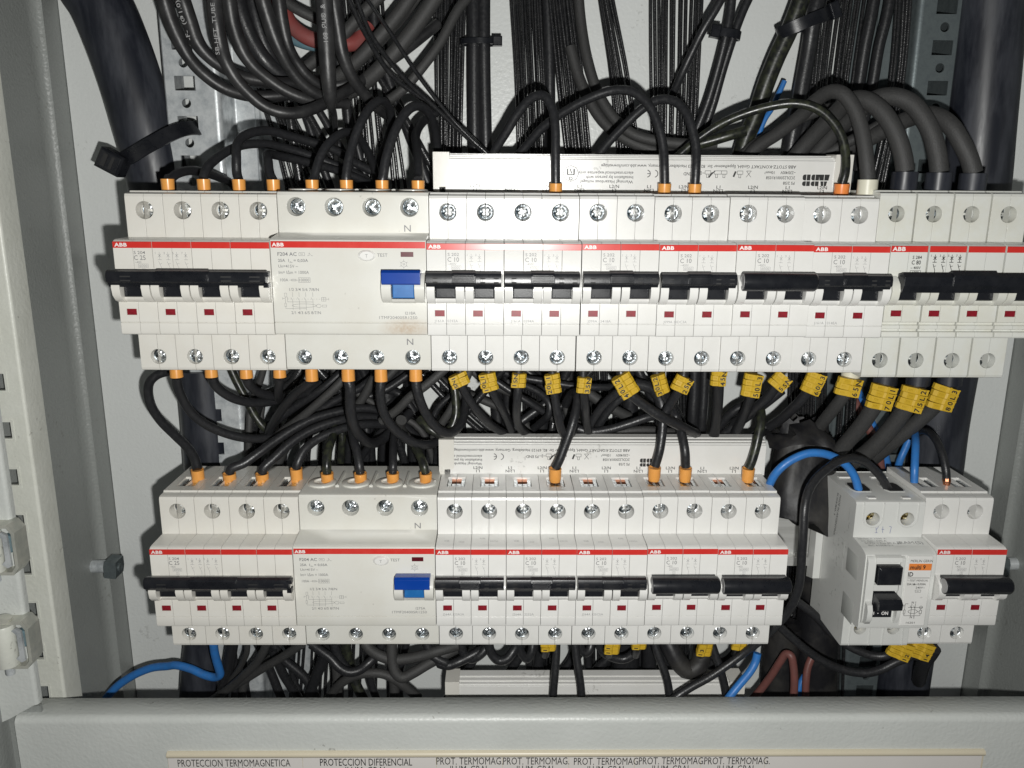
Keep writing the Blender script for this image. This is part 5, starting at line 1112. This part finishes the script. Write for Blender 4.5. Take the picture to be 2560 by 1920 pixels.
rt = random.Random(21)
for k in range(22):
    x0, x1 = rt.uniform(640, 1640), 0; x1 = x0+rt.choice((-1, 1))*rt.uniform(60, 420); x1 = min(1720, max(620, x1)); xm_ = (x0+x1)/2+rt.uniform(-60, 60); Y0 = rt.uniform(62, 96)
    pts = [at(x0, 880, Y0), at(x0+(xm_-x0)*0.4, 950+rt.uniform(-15, 15), Y0+rt.uniform(-4, 4)), at(xm_, 1015+rt.uniform(-30, 30), Y0+rt.uniform(-4, 4)), at(x1-(x1-xm_)*0.3, 1080+rt.uniform(-15, 15), Y0), at(x1, 1190, Y0+4)]
    cable('black cable in the deep dark tangle between the two rows', pts, rt.uniform(1.9, 3.0), rt.choice(('cable', 'cable', 'cabled', 'thin')), 'black_cable', group='cables in the deep tangle between the rows')
for k in range(12):
    x0 = rt.uniform(560, 1560); x1 = x0+rt.uniform(-160, 160); Y0 = rt.uniform(66, 96)
    pts = [at(x0, 1560, Y0), at((x0*2+x1)/3+rt.uniform(-25, 25), 1640, Y0), at((x0+2*x1)/3+rt.uniform(-25, 25), 1700, Y0), at(x1, 1790, Y0)]
    cable('black cable in the dark tangle under the lower row', pts, rt.uniform(1.9, 3.0), rt.choice(('cable', 'cable', 'cabled')), 'black_cable', group='cables in the deep tangle under the lower row')
for k in range(8):
    x0 = rt.uniform(620, 960); x1 = x0+rt.uniform(60, 260); Y0 = rt.uniform(80, 98)
    pts = [at(x0, -60, Y0), at(x0+20, 120, Y0), at((x0+x1)/2, 300, Y0), at(x1, 520, Y0)]
    cable('black cable in the dark tangle behind the upper left arches', pts, rt.uniform(1.8, 3.0), rt.choice(('cable', 'cable', 'thin')), 'black_cable', group='cables in the deep tangle behind the upper left arches')

# --- numbered cable markers
def ring_mesh(left):
    pr = [(-5.2, 0.6), (-5.3, -1.6), (-4.0, -3.0), (-0.4, -3.3), (0.4, -4.0), (5.0, -4.0), (5.4, -3.2), (5.0, 0.6), (3.8, 2.4), (0, 3.2), (-3.8, 2.6)]   # (x,y)
    m_ = MB().prism_z(pr, 0.14, 2.96); m_.prism_z([(q[0]*0.86, q[1]*0.86) for q in pr], -0.1, 0.3)
    m_.box(0.5, 1.2, -4.3, -3.8, 2.5, 3.25).box(4.2, 5.0, -4.3, -3.8, 2.5, 3.25).box(-3.4, -1.6, -3.5, -3.0, 1.2, 1.9)
    if left: m_.v = [(-x, y, z) for x, y, z in m_.v]
    o = m_.build('marker_ring', 'yellow', sharp=25); me = o.data; bpy.data.objects.remove(o); return me
RINGS = {False: ring_mesh(False), True: ring_mesh(True)}
def marker(parent, c, axis, text, sc=0.8, wx=0.75, left=False, roty=0):
    """stack of single-character rings along axis; text reads from the lower end up"""
    ax = Vector(axis).normalized(); yv = Vector((0, 1, 0)); yv = (yv-ax*yv.dot(ax)).normalized(); xv = yv.cross(ax)
    M_ = Matrix((xv, yv, ax)).transposed().to_4x4() @ Matrix.Rotation(math.radians(roty), 4, 'Z')
    h = 3.1*sc; n = len(text); c = Vector(c); xc = -2.8 if left else 2.8
    SC = Matrix.Diagonal((wx, 0.5+0.5*wx, sc, 1.0))
    rj = random.Random(text+str(round(c.x)))
    for i, ch in enumerate(text):
        o = bpy.data.objects.new('marker_ring', RINGS[left]); col.objects.link(o); o.parent = parent
        p = c+ax*(h*(i-n/2))
        o.matrix_local = Matrix.Translation(p*S) @ M_ @ Matrix.Rotation(math.radians(rj.uniform(-7, 7)), 4, 'Z') @ Matrix.Rotation(math.radians(rj.uniform(-2.5, 2.5)), 4, 'Y') @ SC
        if ch != ' ':
            t = MB(); k = 0.95*sc/wx
            put_text(t, ch, 0, 0, 0, 2.7, align='C', bold=0.022, frame=lambda X_, Zz: (xc+(1.35-Zz)*k, -4.12, 1.55+X_/sc*0.95))
            t.build('character', 'ink', o, weld=False)
gm = 'cables carrying yellow number markers below the upper row'
def mcable(lab, s, r, text, mpos, sc=0.78, sleeve=None, mt='cable', wx=0.74, left=False, roty=0):
    pts = P_(s); r *= (0.9 if r < 4 else 0.72); o = tube(pts, r, 'marked_cable', mt, None, 14, 6); tag(o, lab, 'cable', gm)
    z, x, y, Y, ax = mpos; c = zp(z, x, y, Y)
    d = Vector((math.sin(math.radians(ax)), 0, math.cos(math.radians(ax))))
    marker(o, c, d, text, sc, wx, left, roty=roty)
    if sleeve:
        sm, R, L = sleeve; MB().lathe(pts[0], (0, 0, 1), [(R*0.9, 0), (R, 0.3), (R, L)], 20).build('sleeve', sm, o)
    return o
mcable('cable with tilted yellow marker 5N, first under the upper row', 'K 175,90,18 185,200,18 215,270,20 270,350,24 340,430,31 400,480,40 460,515,48 520,570,60', 2.5, '5N1', ('K', 172, 172, 16, -22), sc=0.7, wx=0.9, left=True)
mcable('cable with yellow marker 10L1 swinging to the lower right', 'K 350,90,18 365,190,18 385,260,20 430,340,26 470,420,36 498,490,46 520,560,60', 2.5, '10L1', ('K', 357, 185, 16, -12), sc=0.74, wx=0.8, left=True)
mcable('cable with yellow marker 15N bending right at its bottom', 'K 545,90,18 543,200,18 536,300,19 532,400,28 548,465,38 585,508,46 650,545,60', 2.6, '15N', ('K', 545, 175, 16, 2), sc=0.76, wx=0.7, left=True)
mcable('cable with yellow marker 20L1 falling in front of the busbar edge', 'K 755,90,18 762,200,18 775,300,19 790,390,20 808,470,22 835,525,26 870,520,34 900,460,44', 2.5, '20L1', ('K', 760, 195, 16, -8), sc=0.8, left=True)
mcable('cable with yellow marker 35N dropping straight behind the busbar', 'K 950,90,18 952,200,18 960,320,22 970,430,36 984,515,48 990,600,62', 2.6, '35N', ('K', 952, 205, 15, 2), sc=0.85, wx=0.66, sleeve=('greysl', 2.9, 6))
mcable('cable with tilted yellow marker 40L2 crossing far to the lower right', 'K 1180,90,18 1205,200,16 1260,275,16 1350,345,17 1450,410,18 1550,460,24 1630,500,32 1665,520,46 1690,580,62', 2.9, '40L2', ('K', 1215, 205, 14, -32), sc=0.95, wx=0.95, left=True, sleeve=('greysl', 3.0, 6))
mcable('cable with yellow marker 30L2 reaching the third busbar sleeve', 'K 1405,90,24 1430,190,24 1480,300,30 1530,400,34 1565,500,28 1590,620,22 1595,722,22', 2.7, '30L2', ('K', 1432, 200, 20, -19), sc=0.84, wx=0.72, left=True, sleeve=('greysl', 3.0, 6))
mcable('cable with tilted yellow marker 25N reaching the second busbar sleeve', 'K 1590,90,22 1572,190,20 1540,260,22 1490,340,25 1455,420,26 1445,520,24 1430,620,22 1402,718,22', 2.7, '25N', ('K', 1566, 198, 17, 25), sc=0.86, wx=0.84, sleeve=('greysl', 3.0, 6))
mcable('cable with yellow marker 45N dropping beside the printed cables', 'K 1800,90,20 1800,200,22 1795,320,28 1785,430,36 1770,540,44', 3.2, '45N', ('K', 1796, 160, 16, 3), sc=0.85, wx=0.7)
mcable('cable with yellow marker 50L3 falling to the lower left', 'K 2010,90,20 2010,220,24 1990,320,30 1950,420,40 1900,520,50', 3.0, '50L3', ('K', 2005, 205, 16, 7), sc=0.95, wx=0.86, sleeve=('greysl', 3.2, 6))
mcable('cable with strongly tilted yellow marker 55N', 'L 290,120,22 265,230,22 210,330,26 120,420,32 20,500,40 -80,560,50', 2.9, '55N', ('L', 276, 228, 18, 40), sc=0.86, wx=0.86)
mcable('cable with tilted yellow marker 60L3 running down left to the taped block', 'L 550,120,24 530,260,24 460,370,28 380,450,34 290,530,42 190,600,50 100,660,58', 3.0, '60L3', ('L', 540, 240, 18, 21), sc=0.9, wx=0.88)
gh = 'heavy cables leaving the big right-hand breaker'
mcable('thick cable with off-white collar and yellow marker 65N', 'L 840,200,18 825,270,20 770,370,24 700,460,30 620,560,38 560,660,48 500,780,58', 4.6, '65N', ('L', 815, 270, 13, 10), sc=0.98, wx=1.1, sleeve=('offwhite', 4.6, 6), mt='cabled')
mcable('heavy cable with black collar and yellow marker 70L1', 'L 1110,260,20 1080,340,22 1020,440,25 940,560,30 850,670,36 760,770,42 660,860,52', 5.8, '70L1', ('L', 1072, 350, 12, 12), sc=1.0, wx=1.16, sleeve=('hose', 5.9, 9), mt='cabled')
mcable('heavy cable with black collar and yellow marker 75L2', 'L 1370,260,20 1320,370,22 1250,480,26 1160,600,31 1060,710,36 960,800,42 840,880,50', 6.2, '75L2', ('L', 1315, 365, 12, 13), sc=1.0, wx=1.16, sleeve=('hose', 5.9, 9), mt='cabled')
mcable('heavy cable with black collar and yellow marker 80L3', 'L 1620,260,22 1570,350,24 1480,450,30 1360,560,36 1240,660,42 1120,760,50 980,870,60', 5.6, '80L3', ('L', 1555, 355, 13, 15), sc=1.0, wx=1.16, sleeve=('hose', 6.0, 9), mt='cabled')
# ferrules of the busbar feed cables
gap('black cable with curled top feeding the first busbar sleeve', 'K 775,730,22 800,680,22 835,590,23 868,500,24 892,420,26 910,340,30 915,280,34 900,255,40 870,270,46 840,330,54', 2.7, fer=('orange', 7.5, 3.2, DN), group=g3)
gap('black cable with grey dusty bend feeding the last busbar sleeve', 'K 1990,730,22 2008,690,22 2035,600,23 2055,510,25 2068,430,28 2065,370,34 2040,330,42', 2.7, 'cableg', fer=('orange', 7.5, 3.2, DN), group=g3)
for nm_, s in (('30', 'K 1595,728,22'), ('25', 'K 1400,724,22')):
    for o in list(bpy.data.objects):
        if o.name.startswith('marked_cable') and ('marker %s' % nm_) in o.get('label', ''):
            ferrule(o, P_(s)[0], DN, 'orange', 7.5, 3.2)

# taped block of cables right of the lower busbar
def taped():
    base = at(2008, 1300, 40); top = at(2005, 1075, 55); r = empty('taped_bundle', base, 'bundle wrapped in glossy black tape with torn upper edge, right of the lower row', 'taped bundle')
    rn = random.Random(3); n = 40; rows = 22; vs = []; L = (top-base)
    for j in range(rows+1):
        f_ = j/rows; c = L*f_*1.0; w_ = 18.0-1.5*f_+2.0*math.sin(f_*5)
        for k in range(n):
            a = 2*math.pi*k/n; rr = 1+0.05*math.sin(3*a+4*f_)+0.03*math.sin(9*a-7*f_)+rn.uniform(-.008, .008)
            z = c.z+(rn.uniform(-2, 3) if j == rows else 0)+(6*math.sin(2*a)+4*math.sin(5*a) if j == rows else 0)
            flare = 1.0+(0.12 if j >= rows-1 else 0)
            if j <= 1: z += (-7*math.cos(a)+2.5*math.sin(3*a)+1.5*math.sin(7*a))*(1 if j == 0 else 0.5)
            vs.append((c.x+w_*rr*flare*math.cos(a), c.y+13*rr*math.sin(a)*(1.1 if j == 0 else 1), z))
    m_ = MB().add(vs, [(j*n+k, j*n+(k+1) % n, (j+1)*n+(k+1) % n, (j+1)*n+k) for j in range(rows) for k in range(n)]+[tuple(range(n))])
    m_.add([(L.x-14, L.y-8, L.z-2), (L.x+14, L.y-8, L.z-2), (L.x+14, L.y+8, L.z-2), (L.x-14, L.y+8, L.z-2)], [(0, 1, 2, 3)])
    m_.build('tape_wrap', 'tape', r, sharp=50)
    # loose flap
    fl = MB(); vs = []
    P = [((160, 600), (200, 760)), ((230, 650), (270, 770)), ((350, 650), (380, 740)), ((360, 575), (470, 730)), ((440, 560), (560, 740)), ((520, 530), (640, 750)), ((600, 590), (690, 760)), ((720, 700), (715, 790))]
    for i, (a, b_) in enumerate(P):
        for q, Y in ((a, 40+2*math.sin(i*2.1)), ((0.5*(a[0]+b_[0]), 0.5*(a[1]+b_[1])), 31+3*math.sin(i*1.7)), (b_, 28)):
            vs.append(tuple(zp('L', q[0], q[1], Y)-base))
    fs = [(3*i+j, 3*i+j+1, 3*i+j+4, 3*i+j+3) for i in range(len(P)-1) for j in range(2)]
    fl.add(vs, fs); fl.build('torn_flap', 'tape', r, sharp=60)
taped()
tag(tube(P_('T 2030,1240,72 2040,1400,74 2050,1500,74 2040,1600,74 2040,1800,76'), 13, 'taped_cable', 'tape', None, 24, 6), 'wide black taped cable continuing down behind the long loop wire', 'cable')
tag(tube(P_('T 1960,1560,70 1950,1650,70 1940,1800,74'), 11, 'taped_cable', 'tape', None, 24, 6), 'black taped cable low right of the lower row above the brown wires', 'cable')

# --- right-hand device cables
cable('bright blue wire arching into the multi 9 switch', 'L 905,1085,16 880,1000,15 840,930,15 780,870,15 700,825,15 610,800,14 510,800,14 410,835,14 320,890,14 250,960,15 205,1040,18 190,1110,26 200,1200,40', 2.15, 'bluec', 'blue_cable', n=16)
cable('long black wire arching into the multi 9 switch and sweeping down left', 'L 1140,1085,18 1090,1000,16 1020,920,14 940,860,11 850,838,8 750,860,4 660,920,0 570,1000,-4 510,1100,-8 480,1230,-12 470,1400,-14 460,1550,-14 F 2160,700,-12 2110,830,-8 2040,920,0 1960,1000,8 1860,1075,12 1760,1150,12 1640,1230,10 1540,1285,8 1450,1345,6 1400,1400,6', 2.2, 'cable', 'black_cable', n=16)
cable('blue wire standing in the left terminal of the lone breaker', 'L 1345,1030,17 1348,930,18 1352,830,22 1356,730,28 1352,660,38 1340,600,50', 2.0, 'bluec', 'blue_cable', n=14)
o = cable('black wire with bare copper end in the right terminal of the lone breaker', 'L 1602,1005,17 1596,930,18 1572,820,22 1530,720,28 1480,650,36 1420,625,46 1350,660,58', 2.0, 'cable', 'black_cable', n=14)
p0 = P_('L 1602,1002,17')[0]; MB().lathe(p0, (0.05, -0.1, -1), [(2.0, -0.5), (2.2, 1), (1.8, 3), (1.5, 4.5)], 9).build('copper_strands', 'copper', o, sharp=10)
cable('blue wire leaning behind the upright blue one', 'L 1305,690,60 1270,770,60 1235,850,60 1205,950,62', 2.0, 'bluec', 'blue_cable')
cable('brown wire glimpsed behind the heavy cables', 'L 850,330,84 890,420,84 940,520,82 1010,650,80 1060,780,80 1080,920,80', 2.6, 'brownc', 'brown_cable')
cable('blue wire glimpsed behind the heavy cables', 'L 880,280,88 920,370,88 970,490,86 1030,620,84 1100,780,82 1130,920,82', 2.8, 'bluec', 'blue_cable')
# below the right-hand device
cable('black loop wire hanging under the multi 9 switch, upper', 'P 330,-60,30 430,20,30 560,120,30 680,250,30 790,340,28 900,400,26 1020,440,24 1120,440,22 1190,400,20 1230,340,18', 2.4)
cable('black loop wire hanging under the multi 9 switch, lower', 'P 270,200,20 380,300,20 500,400,20 620,480,20 740,535,20 860,568,19 980,575,18 1090,545,18 1200,490,18 1300,450,18 1380,370,18', 2.4)
for lab, z, x, y, t_ in (('cable stub with yellow marker under the switch', 'P', 1225, 400, '12'), ('cable stub with yellow marker under the lone breaker', 'P', 1385, 400, '14')):
    o = cable(lab, '%s %g,%g,16 %g,%g,16 %g,%g,18' % (z, x, y-60, x-5, y, x-30, y+50), 2.4, name='marked_cable'); marker(o, zp(z, x, y-20, 14), (0.35, 0, 1), t_+'  ', 0.8, 1.1)
tag(tube(P_('P 1500,380,22 1470,430,24 1430,480,28 1400,560,40 1380,640,60'), 4.0, 'black_cable', 'cable'), 'short thick black cable end beside the yellow markers at lower right', 'cable')
cable('brown wire making a pointed arch at the lower right', 'P 60,790,54 130,710,52 220,590,48 290,480,44 335,425,42 370,440,40 390,520,39 398,620,38 392,780,38', 2.3, 'brownc', 'brown_cable', n=14)
cable('brown wire rising behind the pointed arch', 'P 485,790,60 490,640,60 505,530,62 550,430,64 610,360,66', 2.3, 'brownc', 'brown_cable')
cable('blue wire next to the rising brown wire', 'P 420,790,64 450,660,66 510,560,68 570,470,70 620,390,72', 2.2, 'bluec', 'blue_cable')

# ------------------------------------------------------------------ below the lower row
gb = 'black cables in the gap under the lower row'
cable('bright blue wire looping from the bottom left edge to a sharp bend', 'R 760,1660,70 790,1612,70 870,1525,70 1000,1440,70 1130,1390,70 1244,1378,68 N 180,248,66 290,275,64 390,320,62 470,338,60 508,320,58 500,270,56 482,210,54 468,150,52 458,80,50', 2.5, 'bluec', 'blue_cable', n=14)
N_ = [
 ('black cable slanting down left, longest', 'N 1120,90,40 1060,130,42 950,200,46 830,270,50 700,350,54 580,420,58 460,500,62 380,560,64', 2.8, 'cabled'),
 ('black cable slanting down left, second', 'N 860,80,36 830,150,38 780,230,42 700,310,46 610,390,52 500,480,58 430,540,60', 2.7, 'cabled'),
 ('grey lit edge cable under the second pole', 'N 712,80,48 708,150,50 680,220,54 640,290,58 590,360,62 540,440,66 500,540,70', 2.0, 'cabled'),
 ('black cable dropping nearly straight at the left', 'N 600,80,60 580,200,62 555,330,64 530,440,66 515,560,68', 4.2, 'cable'),
 ('black cable leaning right beneath the blue-handled device', 'N 900,130,70 940,220,72 990,330,74 1040,410,76 1100,500,78', 3.0, 'cable'),
 ('thick black cable leaning left in the middle of the gap', 'N 1330,110,64 1280,210,66 1230,320,68 1190,430,72 1170,540,74', 3.8, 'cable'),
 ('black cable sweeping into a low curve, left of the printed one', 'N 1190,90,44 1260,140,42 1340,200,40 1400,265,38 1470,300,37 1550,285,38 1620,230,40 1680,170,44 1720,90,50', 3.0, 'cable'),
 ('black cable running alongside into the same low curve', 'N 1360,80,46 1380,150,46 1420,230,46 1480,295,47 1540,300,50', 3.0, 'cable'),
 ('dusty cable with broad sag right of the centre', 'N 1590,80,38 1630,130,36 1700,175,34 1790,205,34 1900,200,34 2020,175,34 2140,140,34 2280,100,38', 3.4, 'cabled'),
 ('dusty cable arching low near the cover plate', 'N 1310,500,50 1360,440,46 1430,370,42 1520,325,40 1620,308,39 1720,312,39 1800,345,39 1880,400,40 1990,490,44', 3.0, 'cabled'),
 ('black cable dropping then turning up to the right', 'N 1792,80,34 1792,160,33 1800,240,32 1825,310,31 1870,340,31 1950,305,32 2050,245,34 2150,190,36 2280,120,40', 3.4, 'cabled'),
 ('printed cable standing left of the low arch', 'N 1440,80,70 1465,180,70 1490,280,70 1530,400,68 1590,520,66', 3.4, 'cableg'),
 ('scuffed cable falling behind the low arch, left', 'N 1375,240,60 1385,340,60 1388,440,60 1390,540,60', 3.3, 'cabled'),
 ('scuffed cable falling behind the low arch, right', 'N 1800,330,54 1810,410,54 1812,500,54 1812,560,54', 3.4, 'cabled'),
 ('thin curved cable at the busbar end', 'N 2050,80,36 2080,150,35 2130,200,34 2200,235,34 O 40,190,34 100,205,34 160,185,36 250,140,38 340,90,42', 3.0, 'cable'),
 ('short drooping loop left of the fine pair', 'O 175,60,38 195,130,38 240,165,38 300,135,38 345,80,40', 3.0, 'cable'),
 ('short drooping loop with yellow neighbour', 'O 345,60,36 365,130,36 410,175,36 460,165,36 500,115,38 530,60,42', 3.0, 'cable'),
 ('short tight loop under the second breaker', 'O 530,60,40 550,130,40 585,165,40 612,120,40 620,60,42', 2.8, 'cable'),
 ('diagonal black cable deep under the second breaker', 'O 590,60,88 540,150,88 480,240,88 440,330,90', 3.4, 'cable'),
 ('second diagonal black cable deep under the breakers', 'O 690,60,88 660,150,88 650,250,88 645,340,90', 4.0, 'cable'),
 ('diagonal cable deep under the third breaker', 'O 1180,80,86 1100,150,86 1020,220,86 950,300,88', 3.2, 'cable'),
 ('glossy black cable falling in front of the third busbar, first', 'O 765,60,26 763,150,24 755,260,22 746,360,21 742,460,20', 2.5, 'cable'),
 ('glossy black cable falling in front of the third busbar, second', 'O 878,60,26 888,150,24 903,250,22 915,340,21 922,460,20', 2.5, 'cable'),
 ('glossy black cable falling in front of the third busbar, third', 'O 1365,60,26 1390,140,24 1425,230,22 1450,320,21 1468,460,20', 2.5, 'cable'),
 ('glossy black cable falling in front of the third busbar, fourth', 'O 1715,60,26 1745,150,24 1775,240,22 1800,340,21 1820,460,20', 2.5, 'cable'),
 ('small drooping loop right of the first pair', 'O 905,60,36 920,110,36 945,128,36 970,105,36 980,60,38', 2.8, 'cable'),
 ('wide drooping loop under the third breaker', 'O 1020,60,38 1050,120,38 1110,155,38 1180,165,38 1240,130,38 1275,70,40', 2.9, 'cable'),
 ('blocky dark cable behind the wide loop', 'O 1190,40,74 1190,150,74 1190,300,76', 9.5, 'cable'),
 ('dark cable right of the blocky one', 'O 1335,40,74 1335,150,74 1330,300,76', 5.0, 'cable'),
 ('fat taped loop hanging above the third busbar', 'O 1440,40,48 1480,120,44 1520,190,42 1580,240,41 1640,200,42 1660,120,44 1670,40,48', 6.0, 'tape'),
 ('curved cable right of the fat taped loop', 'O 1650,150,56 1720,200,56 1800,190,56 1860,140,58 1890,60,60', 3.6, 'cable'),
]
for lab, s, r, mt in N_: gap(lab, s, r, mt, group=gb, name='grey_cable' if mt == 'cabled' else ('taped_cable' if mt == 'tape' else 'black_cable'))
for i, (x, t_) in enumerate(((715, '1'), (1106, '11'), (1270, '1'), (1672, '13'), (1885, ' '))):
    o = cable('cable stub with yellow marker under the lower row, %s' % ('leftmost', 'second from left', 'third from left', 'fourth from left, lowest', 'rightmost')[i], 'O %g,40,20 %g,90,22 %g,140,30' % (x, x-6, x-20), 2.4, name='marked_cable')
    marker(o, zp('O', x, (78, 84, 66, 96, 72)[i], 16), (0.12, 0, 1), t_+' ', 0.8, 0.8, True)
cable('blue wire crossing in front of the third busbar', 'O 2000,130,14 1985,190,13 1950,250,11 1900,310,9 1850,370,7 1790,450,6', 2.2, 'bluec', 'blue_cable', n=14)

# screws sit at different angles
rn = random.Random(11)
for o in list(bpy.data.objects):
    if o.name.split('.')[0] == 'screw': o.rotation_euler = (math.radians(rn.uniform(-5, 5)), rn.uniform(0, math.pi/2), math.radians(rn.uniform(-5, 5)))
